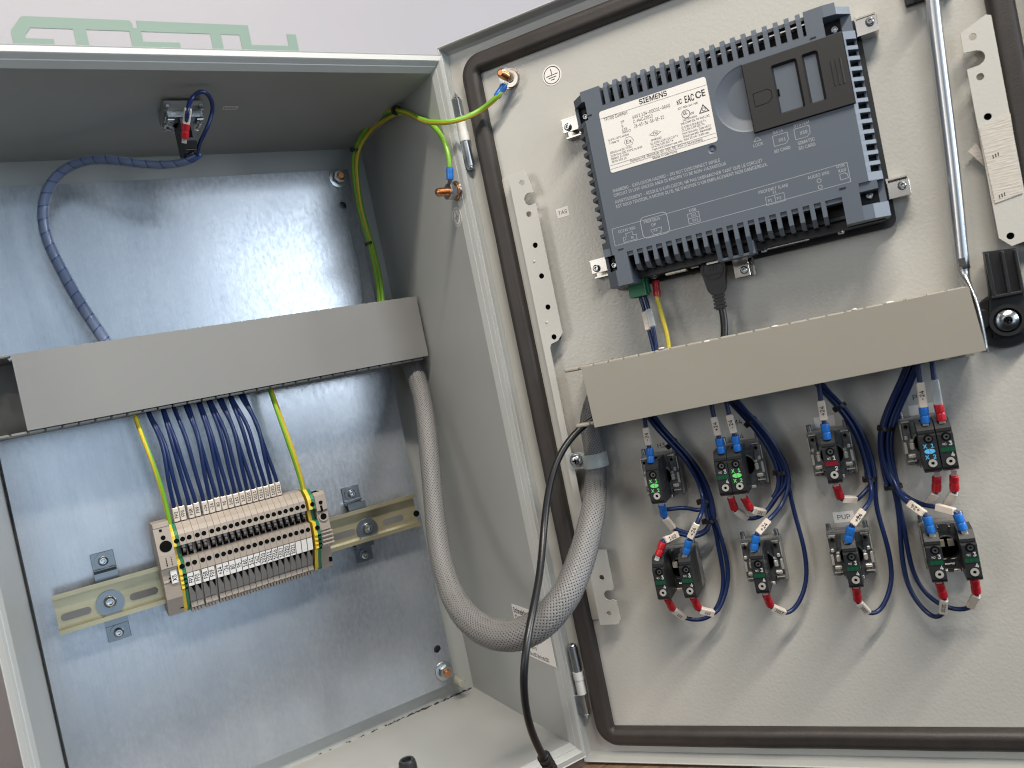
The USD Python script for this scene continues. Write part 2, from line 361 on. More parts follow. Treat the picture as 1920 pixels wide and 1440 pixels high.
# dark sealant beads along the lower back seam
P = []
for x in np.arange(-190, -4, 2.6):
    if rng.random() < (0.95 if x > -110 else 0.45):
        m = trimesh.creation.icosphere(1, rng.uniform(0.5, 1.7)); m.apply_scale([rng.uniform(0.8, 1.8), 0.7, 0.9]); m.apply_translation([x, 0.4, -11+rng.uniform(-0.6, 1.6)]); P.append(m)
part(t, 'seam_sealant', P, 'sealant', smooth=True)
# copper plated earth stud on the right wall
def stud_parts(t, washers='zinc', L=22, r=3.9):
    part(t, 'washer', ring(3.0, 9.0, 0, 1.6, seg=28), washers)
    part(t, 'nut', hexnut(7.2, 3.4, 9.5), 'zinc', smooth=False)
    part(t, 'serrated_washer', ring(3.0, 8.0, 1.6, 3.4, seg=14), 'copper', smooth=False)
    th = [(0, 0)]
    for z in np.arange(0.2, L-1.6, 1.2): th += [(r, z), (r*0.86, z+0.6)]
    part(t, 'stud', rev(th + [(r*0.86, L-1.2), (r*0.55, L), (0, L)], 18), 'copper')
s = at(858, 358, RIGHT, 0)
t2 = thing('earth_stud', 'copper earth stud with nuts on the right inner wall of the cabinet', 'stud', RIGHT, s)
stud_parts(t2)

# mounting plate
t = thing('mounting_plate', 'galvanised steel mounting plate at the back of the cabinet', 'mounting plate', PLATE)
hl = [at(643, 385, PLATE, 0), at(820, 1217, PLATE, 0)]
pl = sbox(-396.4, 19.6, -25, 603.2)
for q in hl: pl = pl.difference(disc(q[0], q[1], 4.2))
part(t, 'sheet', prism(pl, -2, 0), 'galvanised', smooth=False)
fold = trimesh.Trimesh(np.array([(-396.4, 603.2, 0), (-25, 603.2, 0), (-25, 606, -9), (-396.4, 606, -9), (-25, 19.6, 0), (-396.4, 19.6, 0), (-396.4, 17, -9), (-25, 17, -9), (-25, 603.2, 0), (-25, 19.6, 0), (-22.5, 19.6, -9), (-22.5, 603.2, -9), (-396.4, 19.6, 0), (-396.4, 603.2, 0), (-398.9, 603.2, -9), (-398.9, 19.6, -9)], float),
                       np.array([(0, 1, 2), (0, 2, 3), (4, 5, 6), (4, 6, 7), (8, 9, 10), (8, 10, 11), (12, 13, 14), (12, 14, 15)]), process=False)
part(t, 'folded_edge', unshare(fold), 'galvanised', smooth=False)
for (u, v), lab in (((832, 1258), 'copper tipped stud with hexagon nut on the mounting plate, bottom right corner'), ((634, 335), 'copper tipped stud with hexagon nut on the mounting plate, dark top right corner'), ((172, 1470), 'copper tipped stud with hexagon nut on the mounting plate, bottom left corner')):
    q = at(u, v, PLATE, 0)
    t = thing('plate_stud', lab, 'stud', PLATE, q)
    part(t, 'washer', rev([(0, 0.1), (10.5, 0.1), (10.2, 1.4), (4, 2.2), (0, 2.2)], 28), 'zinc')
    part(t, 'nut', hexnut(7.4, 2.2, 8.8), 'zinc', smooth=False)
    part(t, 'stud', rev([(0, 0), (4.0, 0), (4.0, 11.5), (3.2, 12.6), (0, 12.6)], 18), 'copper')
q = at(850, 1272, PLATE, -8)
t = thing('locating_pin', 'grey rounded locating pin beside the lower right plate stud', 'pin', PLATE, (q[0], q[1], -12))
part(t, 'pin', rev([(0, 0), (5, 0), (5, 26), (3.9, 28), (0, 28.4)], 18), 'sensor_pin')

# ------------------------------------------------------------------ wiring duct across the plate
def duct_fingers(x0, x1, ycov, ybase, h0, h1, pitch, wgap, side):
    P = []
    for x in np.arange(x0, x1-0.1, pitch):
        P.append(bx(x, min(x+pitch-wgap, x1), ybase-0.7, ybase+0.7, h0, h1))
    return P
t = thing('wiring_duct', 'long grey plastic wiring duct across the galvanised plate', 'wiring duct', PLATE)
X0, X1, Y0, Y1, HT = -395, -3.5, 380.0, 446.5, 60
part(t, 'base', [bx(X0, X1, Y0, Y1, 0.2, 2.2), bx(X0, X1, Y0, Y0+1.6, 2.2, 26), bx(X0, X1, Y1-1.6, Y1, 2.2, 26)], 'duct_inside', smooth=False)
fl = []
for x in np.arange(X0, X1-4, 12.5):
    for yy in (Y0, Y1-1.6):
        fl.append(bx(x+0.3, min(x+9.2, X1), yy, yy+1.6, 26, 57))
        fl.append(bx(x+0.3, min(x+12.0, X1), yy-0.5, yy+2.1, 52, 58.4, 0.9))
part(t, 'side_fingers', fl, 'duct_grey', smooth=False, kind='stuff')
cov = [(0, 0), (63.8, 0), (63.8, -9), (62.4, -9), (62.4, -1.4), (1.4, -1.4), (1.4, -9), (0, -9)]
m = prism(cov, 0, 366.5)                       # profile in (y, z), swept along x
v = np.array(m.vertices); m.vertices = np.stack([v[:, 2]-369.8, v[:, 0]+382.3, v[:, 1]+61.5], 1); m.invert()
part(t, 'cover', m, 'duct_grey', smooth=False)

# ------------------------------------------------------------------ DIN rail with its two stand-off brackets
t = thing('terminal_rail', 'yellow zinc plated slotted rail carrying the terminal blocks', 'rail', PLATE)
RX0, RX1, RYC, RH = -380.5, -35.5, 222, 15.0
prof = [(-17.5, 0), (-17.5, 1), (-13.5, 1), (-13.5, -6.5), (13.5, -6.5), (13.5, 1), (17.5, 1), (17.5, 0), (14.5, 0), (14.5, -7.5), (-14.5, -7.5), (-14.5, 0)]
m = prism(prof, 0, RX1-RX0); v = np.array(m.vertices); m.vertices = np.stack([v[:, 2]+RX0, v[:, 0]+RYC, v[:, 1]+RH+7.5], 1); m.invert()
floor_z = RH+1.0
part(t, 'channel', m, 'yellow_zinc', smooth=False)
sl = []
for xc in (-365.5, -310.3, -118.0, -62.9):
    sl.append(prism(slot(xc, 217.5, 24, 6.6), floor_z+0.02, floor_z+0.35))
    sl.append(prism(slot(xc, 217.5, 26, 8.0).difference(slot(xc, 217.5, 24, 6.6)), floor_z+0.02, floor_z+0.25))
for k in range(4):
    part(t, 'slot', sl[2*k], 'ink_grey', smooth=False); part(t, 'slot_edge', sl[2*k+1], 'yellow_zinc', smooth=False)
part(t, 'notched_end', cyl(-35.6, 217, floor_z-0.5, floor_z+0.3, 3.4), 'hole_black')
for (u, v) in ((207, 1130), (688, 992)):
    q = at(u, v, PLATE, 16)
    part(t, 'bolt', pan(5.2, 5.2, q[0], q[1]+1.5, floor_z+2.2, 0.5, 20), 'zinc')
    part(t, 'washer', ring(2.5, 11.5, floor_z+0.2, floor_z+2.0, q[0], q[1], 28), 'zinc_bracket')
for xc, lab in ((-336.5, 'small zinc stand-off bracket at the left end of the yellow rail'), (-97.8, 'small zinc stand-off bracket at the right end of the yellow rail')):
    t = thing('rail_bracket', lab, 'bracket', PLATE, (xc, RYC, 0))
    w = 9.5; P = []
    for sg in (1, -1):
        y = lambda a, b: (sg*a, sg*b) if sg > 0 else (sg*b, sg*a)
        ya, yb = y(24, 41); P.append(bx(-w, w, ya, yb, 0.3, 2.0, 0.3))
        ya, yb = y(22.4, 24); P.append(bx(-w, w, ya, yb, 0.3, RH-1.2))
        ya, yb = y(25, 26.5); P.append(bx(-w, w, ya, yb, 2.0, 6.0, 0.5))
    P.append(bx(-w, w, -24, 24, RH-2.6, RH-0.6))
    part(t, 'plate', P, 'zinc_bracket', smooth=False)
    for yy in (33, -34):
        part(t, 'screw', pan(4.3, 3.4, 0, yy, 3.6, 0.45), 'zinc'); part(t, 'washer', ring(2.0, 7.2, 2.0, 3.5, 0, yy, 24), 'zinc_bracket')

# ------------------------------------------------------------------ terminal blocks
PROF = [(192, 9), (190.5, 15), (191.5, 20), (195.5, 25), (200.5, 28), (216.4, 39.5), (217.2, 44), (229.8, 48.5), (230.5, 50), (243.6, 51), (244.6, 40), (255.2, 40), (256.2, 51), (266, 51), (270, 48), (275.5, 41), (276, 22), (262, 8)]
def side_profile(prof, x0, x1):
    m = prism([(a, b) for a, b in prof], x0, x1); v = np.array(m.vertices)
    m.vertices = np.stack([v[:, 2], v[:, 0], v[:, 1]], 1); m.invert(); m.fix_normals(); return m
LABELS = ['FP2', 'FP3', 'FS8', 'FS9', '+24', '-24', '80', '95', '160', '161', '162', '1010', '1011', '1016', '1017', '1020', '1021', '', '', '']
PX = 5.68
def term_x(i): return -272.2 + i*PX + (1.35 if i >= 2 else 0) + (1.35 if i >= 4 else 0)
ORD = ['first', 'second', 'third', 'fourth', 'fifth', 'sixth', 'seventh', 'eighth', 'ninth', 'tenth', 'eleventh', 'twelfth', 'thirteenth', 'fourteenth', 'fifteenth', 'sixteenth', 'seventeenth']
for i, lb in enumerate(LABELS):
    xc = term_x(i)
    lab = (f'beige terminal block with white tag {lb}, {ORD[i]} from the X5 end clamp' if lb else ['beige terminal block with blank tag beside tag 1021', 'beige terminal block with blank tag, middle one of the three blanks', 'beige terminal block with blank tag beside the right green yellow earth terminal'][i-17])
    t = thing('terminal_block', lab, 'terminal block', PLATE, (xc, 0, 0), group='beige terminal blocks on the rail')
    hw = PX/2-0.12
    pr = [(a, b - (1.2*(i % 2) if 0 else 0)) for a, b in PROF]
    part(t, 'body', side_profile(pr, -hw, hw+(1.3 if i in (1, 3) else 0)), 'beige_plastic', smooth=False)
    for yy in (261.2, 238.0):
        part(t, 'screw_hole', cyl(0, yy, 50.2, 51.15 if yy > 250 else 50.85, 2.15, 14), 'hole_black')
    part(t, 'base_ledge', bx(-hw, hw, 194.6, 199.6, 20, 29.6, 0.3), 'beige_plastic', smooth=False)
    part(t, 'recess', bx(-hw+0.5, hw-0.5, 244.8, 255.6, 40.05, 40.4), 'hole_black', smooth=False)
    lv = side_profile([(248, 40.4), (248.4, 46.5), (250.5, 50.2), (253.5, 47), (253.5, 40.4)], -1.2, 0.9)
    part(t, 'disconnect_lever', lv, 'lever_clear', smooth=False)
    part(t, 'lever_tab', bx(-1.9, 1.3, 253.2, 256.0, 41, 49.0, 0.4), 'lever_grey', smooth=False)
    tg = part(t, 'tag', side_profile([(217.4, 44.4), (229.6, 48.8), (229.4, 49.5), (217.2, 45.1)], -hw+0.25, hw-0.25), 'white_label', smooth=False)
    sl_ = math.atan2(4.4, 12.2)
    if lb:
        m = xf(txt(lb, 3.7, 0, 0, 0, rz=math.pi/2, sx=0.80, bold=True), (0, 223.4, 47.35), rx=sl_)
        part(t, 'tag_text', m, 'ink', parent=tg, smooth=False)
    # grey lever wedge with its dark triangular notch, feet below
    part(t, 'release_lever', side_profile([(200.9, 28.5), (216.2, 39.6), (216.0, 40.9), (200.4, 29.7)], -hw+0.1, hw-0.1), 'lever_grey', smooth=False)
    n_ = np.array([0, -11.2, 15.5]); 
    tri = prism([(hw-3.3, 0.3), (hw-0.1, 0.3), (hw-0.5, -9.2)], 0, 0.12)
    part(t, 'notch', xf(tri, (0, 216.0, 41.0), rx=math.atan2(11.2, 15.6)), 'hole_black', smooth=False)
    part(t, 'foot', [bx(-hw+0.3, -0.3, 189.0, 193.0, 12.5, 22.5), bx(0.5, hw-0.3, 189.3, 193.0, 12.5, 22.5)], 'beige_plastic', smooth=False)
def pe_terminal(xc, w, lab):
    t = thing('earth_terminal', lab, 'earth terminal', PLATE, (xc, 0, 0), group='green yellow earth terminals')
    part(t, 'body', side_profile([(a, b+1.2) for a, b in PROF], -w/2, 0.0), 'pe_yellow', smooth=False)
    part(t, 'green_half', side_profile([(a, b+1.0) for a, b in PROF], 0.01, w/2), 'pe_green', smooth=False)
    for yy in (261.0, 237.6):
        part(t, 'screw_hole', cyl(0.6, yy, 51, 52.45, 2.2, 14), 'hole_black')
    for k in range(4):
        yy = 231-k*4.4; zz = 50-k*1.7
        part(t, 'rib', bx(-w/2+0.1, 0.0, yy-1.2, yy+1.0, zz-3, zz+1.0, 0.3), 'pe_yellow', smooth=False)
        part(t, 'slit', bx(0.1, w/2-0.3, yy-2.2, yy-0.7, zz-1.5, zz+0.9), 'hole_black', smooth=False)
pe_terminal(-278.1, 5.6, 'left green and yellow earth terminal beside the X5 end clamp')
pe_terminal(-153.2, 6.6, 'right green and yellow earth terminal beside the blank tags')
# end clamps
t = thing('end_clamp', 'beige end clamp tagged X5 at the left of the terminal row', 'end clamp', PLATE)
pr = [(192, 4), (192, 24), (210, 42), (222, 46), (239, 51), (240, 55), (252, 56), (279, 56), (281, 52), (281, 30), (262, 8)]
part(t, 'body', side_profile(pr, -294.6, -281.1), 'beige_plastic', smooth=False)
part(t, 'top_lip', bx(-294.6, -281.1, 276.5, 281, 52, 56.6, 0.4), 'beige_plastic', smooth=False)
for (x, y, r, zt) in ((-287.2, 259.3, 5.1, 56.4), (-287.8, 267.4, 2.0, 56.4)):
    part(t, 'hole', cyl(x, y, 55, zt, r, 24), 'hole_black')
part(t, 'square_hole', bx(-289.8, -287.6, 273, 275.2, 55, 56.4), 'hole_black', smooth=False)
part(t, 'vents', [bx(-289.6, -288.8, y, y+1.2, 54, 55.9) for y in (242, 244, 246, 248)] + [bx(-285.2, -284.7, y, y+1.2, 54, 55.9) for y in (242, 244, 246, 248)], 'hole_black', smooth=False)
part(t, 'step', bx(-294.6, -281.1, 226, 228, 45, 48.2, 0.4), 'beige_plastic', smooth=False)
tg = part(t, 'tag', xf(bx(-2.6, 2.6, -6.2, 6.2, 0, 1.0), (-285.2, 230.5, 48.8), rx=math.atan2(5, 17)), 'white_label', smooth=False)
part(t, 'tag_text', xf(txt('X5', 3.6, 0, -1.0, 1.05, rz=math.pi/2, bold=True), (-285.2, 230.5, 48.8), rx=math.atan2(5, 17)), 'ink', parent=tg, smooth=False)
part(t, 'tag_slots', [bx(-289.6, -288.2, y, y+1.6, 46.3, 49) for y in (226, 229, 232)], 'hole_black', smooth=False)
part(t, 'latch', [bx(-284.5, -281.3, 197, 202, 22, 30)], 'hole_black', smooth=False)
t = thing('end_clamp', 'beige ribbed end clamp at the right of the terminal row', 'end clamp', PLATE)
pr2 = [(192, 4), (192, 24), (214, 32), (215, 42), (232, 44), (233, 47), (252, 48), (253, 50), (268, 50), (271, 46), (271, 30), (262, 8)]
part(t, 'body', side_profile(pr2, -149.4, -138.4), 'beige_plastic', smooth=False)
part(t, 'face_block', side_profile([(a, b+1.4) for a, b in pr2 if a > 250] , -149.2, -141.2), 'beige_plastic', smooth=False)
for (x, y, r, zz) in ((-144.2, 260.5, 1.9, 51.8), (-143.6, 246.0, 3.2, 48.1)):
    part(t, 'hole', cyl(x, y, 44, zz+0.1, r, 20), 'hole_black')
part(t, 'boss', ring(3.2, 4.6, 44, 48.9, -143.6, 246.0), 'beige_plastic')
part(t, 'slot_hole', bx(-145.6, -143.4, 251.5, 257.5, 49, 51.7), 'hole_black', smooth=False)
for k in range(4):
    y = 218+k*3.9; part(t, 'rib', bx(-148.8, -137.0, y, y+1.7, 38, 45.6+0.4*k, 0.3), 'beige_plastic', smooth=False)
part(t, 'latch', bx(-141.4, -138.3, 197, 202, 22, 27.5), 'hole_black', smooth=False)

# ================================================================== DOOR (x from the hinge outward, y up, z = inner side)
def on_cabinet(mesh, o=(0, 0, 0)):       # door coordinates -> the cabinet's own
    if isinstance(mesh, list): mesh = cat(mesh)
    return trimesh.Trimesh(local(CAB, DOOR.w(np.asarray(mesh.vertices)+np.asarray(o, float))), mesh.faces, process=False)
t = CAB
DX0, DX1, DY0, DY1 = -9.0, 424.0, -20.0, 631.0
DR = part(t, 'door', on_cabinet(bx(DX0, DX1, DY0, DY1, -1.5, 0)), 'door_paint', smooth=False, label='light grey cabinet door swung wide open to the right')
lip = [(-1.4, 0.0), (0.4, 3.0), (1.6, 11.2), (2.4, 12.0), (3.2, 11.4), (3.4, 10.0), (3.4, -1.6), (-1.4, -1.6)]
part(t, 'folded_lip', on_cabinet(loop_extrude(lip, DX0, DX1, DY0, DY1, (0.8, 1, 1.0, 1.3))), 'box_paint', parent=DR, smooth=False)
# gasket: a cushioned strip, rounded outside corners, two soft grooves
def gasket(x0, x1, y0, y1, w, ht, rad):
    sec = []
    prof = [(0, 0.1), (0.02, 0.45), (0.10, 0.78), (0.22, 0.93), (0.36, 0.985), (0.42, 0.955), (0.48, 0.99), (0.55, 0.955), (0.61, 0.985), (0.78, 0.93), (0.90, 0.78), (0.98, 0.45), (1.0, 0.1)]
    def loop(k):                       # k 0 = inner edge, 1 = outer edge
        e = w*k; r = 1.2 + (rad-1.2)*k; pts = []
        cx = [(x1+e-r, y1+e-r, 0), (x0-e+r, y1+e-r, 90), (x0-e+r, y0-e+r, 180), (x1+e-r, y0-e+r, 270)]
        for X, Y, a in cx:
            for q in np.linspace(a, a+90, 9): pts.append((X+r*math.cos(math.radians(q)), Y+r*math.sin(math.radians(q))))
        P = np.array(pts + [pts[0]]); out = []
        for i in range(len(P)-1):      # cut the long runs up so that the foam can wander a little
            n = max(1, int(np.linalg.norm(P[i+1]-P[i])//14)); 
            for q in range(n): out.append(P[i] + (P[i+1]-P[i])*q/n)
        return np.array(out)
    base = loop(0); n0 = len(base)
    V = []
    for u, v in prof:
        lp = loop(u)
        if len(lp) != n0:             # resample on the same count by angle-free arc length
            d = np.r_[0, np.cumsum(np.linalg.norm(np.diff(np.vstack([lp, lp[:1]]), axis=0), axis=1))]
            q = np.linspace(0, d[-1], n0, endpoint=False); c = np.vstack([lp, lp[:1]])
            lp = np.stack([np.interp(q, d, c[:, 0]), np.interp(q, d, c[:, 1])], 1)
        V.append(np.column_stack([lp, np.full(n0, v*ht)]))
    return np.array(V)
def gasket_even(x0, x1, y0, y1, w, ht, rad):
    prof = [(0, 0.05), (0.015, 0.5), (0.09, 0.80), (0.22, 0.94), (0.35, 1.0), (0.42, 0.945), (0.485, 0.995), (0.55, 0.945), (0.62, 1.0), (0.78, 0.94), (0.91, 0.80), (0.985, 0.5), (1.0, 0.05)]
    rows = []
    for u, v in prof:
        e = w*u; r = 1.5 + (rad-1.5)*u; row = []
        C = [(x1+e-r, y1+e-r, 0), (x0-e+r, y1+e-r, 90), (x0-e+r, y0-e+r, 180), (x1+e-r, y0-e+r, 270)]
        for i, (X, Y, a) in enumerate(C):
            for q in np.linspace(a, a+90, 9): row.append((X+r*math.cos(math.radians(q)), Y+r*math.sin(math.radians(q)), v*ht))
            X2, Y2, a2 = C[(i+1) % 4]; p0 = np.array(row[-1]); q2 = math.radians(a2); p1 = np.array((X2+r*math.cos(q2), Y2+r*math.sin(q2), v*ht))
            for f in np.linspace(0, 1, 42)[1:-1]: row.append(tuple(p0+(p1-p0)*f))
        rows.append(row)
    R = np.array(rows); w_ = meshkit.noise(np.column_stack([R[6, :, :2]/26.0, np.zeros(R.shape[1])]), 3)-0.5
    R[1:-1, :, 2] += w_[None]*1.0
    return R
G = gasket_even(20.2, 398.4, 6.0, 604.1, 16.8, 9.5, 21)
nr, nc = G.shape[:2]
F = []
for i in range(nr-1):
    for j in range(nc):
        a, b = i*nc+j, i*nc+(j+1) % nc; F += [(a, b, b+nc), (a, b+nc, a+nc)]
part(t, 'gasket', on_cabinet(trimesh.Trimesh(G.reshape(-1, 3), np.array(F), process=False)), 'gasket_foam', parent=DR, smooth=60)

# stiffening rails with punched holes
def rail_sheet(poly, z0, z1): return prism(poly, z0, z1)
t = thing('stiffener_rail', 'grey punched stiffener rail with hook cut-outs beside the left gasket', 'rail', DOOR)
top = [(30.6, 507.5), (44.8, 507.6), (48.0, 503.2), (51.0, 487.0), (47.5, 486.8), (47.5, 478), (50.8, 477.2), (50.8, 362.8), (45.0, 357.2), (38.6, 355.6), (36.6, 352.5), (36.6, 173), (40.5, 171), (50.3, 170), (50.3, 135.5), (46, 133.5), (46, 126), (50.3, 124.2), (50.6, 108), (47.6, 103.6), (30.8, 103.6)]
pg = Polygon(top).difference(disc(46.2, 482.2, 5.4)).difference(disc(44.5, 129.8, 4.6)).difference(disc(42.0, 497.6, 2.4)).difference(disc(42.4, 469.8, 2.5))
for y in (442.4, 415.2, 387.7, 361.2): pg = pg.difference(disc(42.4, y, 2.4))
for y in (146, 113.5): pg = pg.difference(disc(41, y, 2.3))
part(t, 'face', rail_sheet(pg, 10.8, 12), 'rail_paint', smooth=False)
part(t, 'web', bx(30.6, 31.8, 103.6, 507.5, 0.2, 10.8), 'rail_paint', smooth=False)
part(t, 'flange', bx(19.4, 30.4, 105, 507.9, 0.2, 1.6), 'rail_paint', smooth=False)
part(t, 'dimple', [trimesh.creation.icosphere(2, 1.2).apply_transform(trimesh.transformations.scale_and_translate((1, 1, 0.5), (38.5, y, 12))) for y in (429, 375)], 'rail_paint', smooth=True)
part(t, 'thread_plug', [cyl(42.4, y, 0.3, 9.5, 2.8) for y in (442.4, 415.2, 387.7, 361.2)], 'hole_black')
t = thing('stiffener_rail', 'grey painted punched stiffener rail beside the right gasket of the door', 'rail', DOOR)
top = [(379.2, 506.0), (395.6, 513.0), (398.6, 511.5), (398.6, 358.0), (392.4, 356.6), (385.6, 355.4), (379.0, 362.6), (379.0, 480.9), (387.0, 481.4), (387.0, 491.6), (379.0, 492.4)]
pg = Polygon(top).difference(disc(386.0, 486.6, 4.9))
for y in (501.2, 473.6, 445.8, 417.5, 390, 362.4): pg = pg.difference(disc(385.9, y, 2.4))
part(t, 'face', rail_sheet(pg, 10.8, 12), 'rail_paint', smooth=False)
part(t, 'web', bx(397.4, 398.6, 356, 511, 0.2, 10.8), 'rail_paint', smooth=False)
part(t, 'thread_plug', [cyl(385.9, y, 0.3, 9.5, 2.8) for y in (445.8, 417.5, 390, 362.4)], 'hole_black')
t = thing('woven_tape', 'strip of whitish woven tape with small print wrapped over the right stiffener rail', 'tape', DOOR)
a_, b_, c_, d_ = [at(u, v, DOOR, 12.4)[:2] for u, v in ((1835, 240), (1894, 212), (1918, 362), (1866, 381))]
part(t, 'tape', prism([a_, b_, c_, d_], 12.1, 12.7), 'woven_tape', smooth=False)
part(t, 'tape_end', prism([at(u, v, DOOR, 6)[:2] for u, v in ((1815, 284), (1830, 268), (1848, 295), (1846, 312))], 5.6, 6.2), 'woven_tape', smooth=False)
part(t, 'fold', prism([at(u, v, DOOR, 9)[:2] for u, v in ((1833, 241), (1838, 240), (1868, 380), (1862, 384))], 7, 12.2), 'woven_tape', smooth=False)
pr_ = []
for (u, v) in ((1868, 292), (1880, 367)):
    q = at(u, v, DOOR, 12.7)
    for k in range(3): pr_.append(bx(q[0]-2.2+k*1.6, q[0]-1.6+k*1.6, q[1]-1.4+k*0.5, q[1]+1.0+k*0.5, 12.72, 12.8))
part(t, 'print', pr_, 'ink', smooth=False)

# earth studs and stickers
s = at(957, 148, DOOR, 0)
t = thing('earth_stud', 'copper earth stud with bright nut on the door near its top left corner', 'stud', DOOR, s); stud_parts(t)
def earth_sign(name, label, fr, o, r, rz=0):
    t = thing(name, label, 'sticker', fr, o, rz)
    part(t, 'disc', prism(disc(0, 0, r, 12), 0.05, 0.25), 'white_label', smooth=False)
    k = r/7.0
    P = [prism(disc(0, 0, 6.1*k, 12).difference(disc(0, 0, 5.6*k, 12)), 0.26, 0.34), bx(-0.25*k, 0.25*k, 0, 4.4*k, 0.26, 0.34)]
    for w, y in ((4.3, 0), (2.9, -1.6), (1.4, -3.2)): P.append(bx(-w*k, w*k, (y-0.25)*k, (y+0.25)*k, 0.26, 0.34))
    part(t, 'earth_symbol', P, 'ink', smooth=False)
earth_sign('earth_sticker', 'round white earth symbol sticker on the door beside the upper copper stud', DOOR, at(1035, 141, DOOR, 0), 8.6, 0.04)
earth_sign('earth_sticker', 'round white earth symbol sticker on the inner right wall of the cabinet', RIGHT, at(857, 407, RIGHT, 0), 8.8)
def sticker(name, label, u, v, w, h, text, th=0.0, m='white_label', ink='ink', ts=None, fr=DOOR, rz=0.0):
    t = thing(name, label, 'sticker', fr, at(u, v, fr, 0), rz)
    part(t, 'paper', bx(-w/2, w/2, -h/2, h/2, 0.05, 0.2), m, smooth=False)
    if text: part(t, 'lettering', txt(text, ts or h*0.42, 0, 0, 0.22), ink, smooth=False)
sticker('name_sticker', 'small white sticker reading TAS to the left of the panel back', 1055, 398, 11.2, 8.2, 'TAS', ts=3.2, rz=0.03)
sticker('name_sticker', 'small white sticker reading PUP above a push button block', 1582, 969, 15, 8.6, 'PUP', ts=3.6)
sticker('name_sticker', 'small white sticker reading PSM1 on the dark upper inner wall', 432, 202, 13, 8, 'PSM1', ts=2.9, fr=TOP, m='tape_label')
sticker('name_sticker', 'clear sticker reading H3 above the leftmost upper button block', 1240, 835, 17, 9, 'H3', ts=4.0, m='clear_label')
sticker('name_sticker', 'clear sticker reading PM4 above the second upper button block', 1378, 792, 17, 9, 'PM4', ts=4.0, m='clear_label')
sticker('name_sticker', 'clear sticker reading H4 just below the PM4 sticker', 1386, 818, 17, 9, 'H4', ts=4.0, m='clear_label')
sticker('name_sticker', 'blank pale sticker behind the blue crimp of the red windowed button block', 1546, 790, 15, 8, '', m='tape_label')
sticker('name_sticker', 'clear sticker reading PM above the rightmost upper button block', 1722, 744, 17, 9, 'PM', ts=4.0, m='clear_label')
sticker('name_sticker', 'pale sticker reading H just below the PM sticker', 1728, 769, 17, 9, 'H', ts=4.0, m='tape_label')
sticker('name_sticker', 'blank clear sticker above the lower left twin button block', 1278, 1004, 15, 8, '', m='clear_label')
sticker('name_sticker', 'blank pale sticker above the second lower button block', 1415, 985, 14, 9, '', m='clear_label')
# maker's plate on the right wall
c0, c1 = at(959, 1132, RIGHT, 0), at(1044, 1252, RIGHT, 0)
t = thing('maker_plate', 'white printed maker plate on the inner wall, half hidden behind the braided sleeve', 'plate', RIGHT, (c0[0], c1[1], 0))
w_, h_ = c1[0]-c0[0], c0[1]-c1[1]
part(t, 'plate', bx(0, w_, 0, h_, 0.05, 0.3), 'white_label', smooth=False)
part(t, 'lettering', [txt('Schneider', 5.2, 2, h_-8.0, 0.32, anchor='l', bold=True, sx=0.8), txt('Electric', 3.6, 9, h_-14, 0.32, anchor='l', sx=0.9), txt('Ref. N', 3.8, 32, h_-7.5, 0.32, anchor='l', bold=True, sx=0.8),
                      txt('E213 0007 G', 3.0, 12, 9.5, 0.32, anchor='l', bold=True, sx=0.85), txt('II 2 GD Ex e IIC Gb Ex tb IIIC', 3.4, 6, 2.2, 0.32, anchor='l', bold=True, sx=0.72)], 'ink', smooth=False)
part(t, 'emblem', ring(1.6, 2.5, 0.31, 0.38, 5, h_-12.5), 'ink', smooth=False)

# hinges
def hinge(label, u, v, flip):
    o = DOOR.l(dw(u, v, 4)); t = CAB
    h = part(t, 'hinge', on_cabinet(xf(cyl(0, 0, -13, 13, 4.4, 18, 0.5), (0, -20*flip, 0), rx=math.pi/2), o), 'steel_rod', label=label)
    part(t, 'sleeve', on_cabinet([xf(cyl(0, 0, -8.5, 8.5, 4.5, 18), (0, 2.5*flip, 0), rx=math.pi/2), xf(cyl(0, 0, -4, 4, 5.0, 18, 0.6), (0, -6*flip, 0), rx=math.pi/2)], o), 'white_nylon', parent=h)
    part(t, 'leaf', on_cabinet(bx(-8, 3.5, 11 if flip > 0 else -29, 29 if flip > 0 else -11, -3.6, 4.2, 0.6), o), 'zinc', parent=h, smooth=False)
    part(t, 'pin', on_cabinet(xf(rev([(0, 0), (3.0, 0), (3.4, 1), (0.2, 6.5), (0, 6.5)], 14), (0, 29*flip, 0), rx=-math.pi/2*flip), o), 'zinc', parent=h)
    part(t, 'pin_head', on_cabinet(xf(pan(3.8, 2.6), (0, -33*flip, 0), rx=math.pi/2*flip), o), 'zinc', parent=h)
hinge('upper door hinge with white sleeve between cabinet and gasket', 868, 246, 1)
hinge('lower door hinge with white sleeve between cabinet and gasket', 1087, 1278, -1)

# ------------------------------------------------------------------ operator panel seen from behind
HX, HY = 109.7, 388.7
t = thing('operator_panel', 'slate grey back housing of a touch operator panel with printed white rating plate', 'operator panel', DOOR, (HX, HY, 0))
part(t, 'front_frame', prism(rrect(-7, 210, -1.2, 152, 6), 0.1, 5.5), 'black_plastic', smooth=False)
part(t, 'chassis', bx(2, 202, 3.5, 149, 5.5, 30), 'black_plastic', smooth=False)
body = sbox(9, 24, 195, 137.5)
body = body.union(sbox(9, 137.5, 24.6, 153)).union(sbox(174.5, 137.5, 187, 154)).union(sbox(9, -0.5, 20.6, 24)).union(sbox(176.6, 4.5, 188, 24))
bowl_c, dot_c = (129.5, 109.3), (98, 81.1)
body = body.difference(disc(*bowl_c, 24, 24).intersection(sbox(90, 80, 129.5, 140))).difference(disc(*dot_c, 3.3, 8))
for q in ((0, 130.5, 11.5, 145), (186, 133, 197, 146), (0, 12, 10.5, 24), (188.5, 14.5, 200, 30)): body = body.difference(sbox(*q))
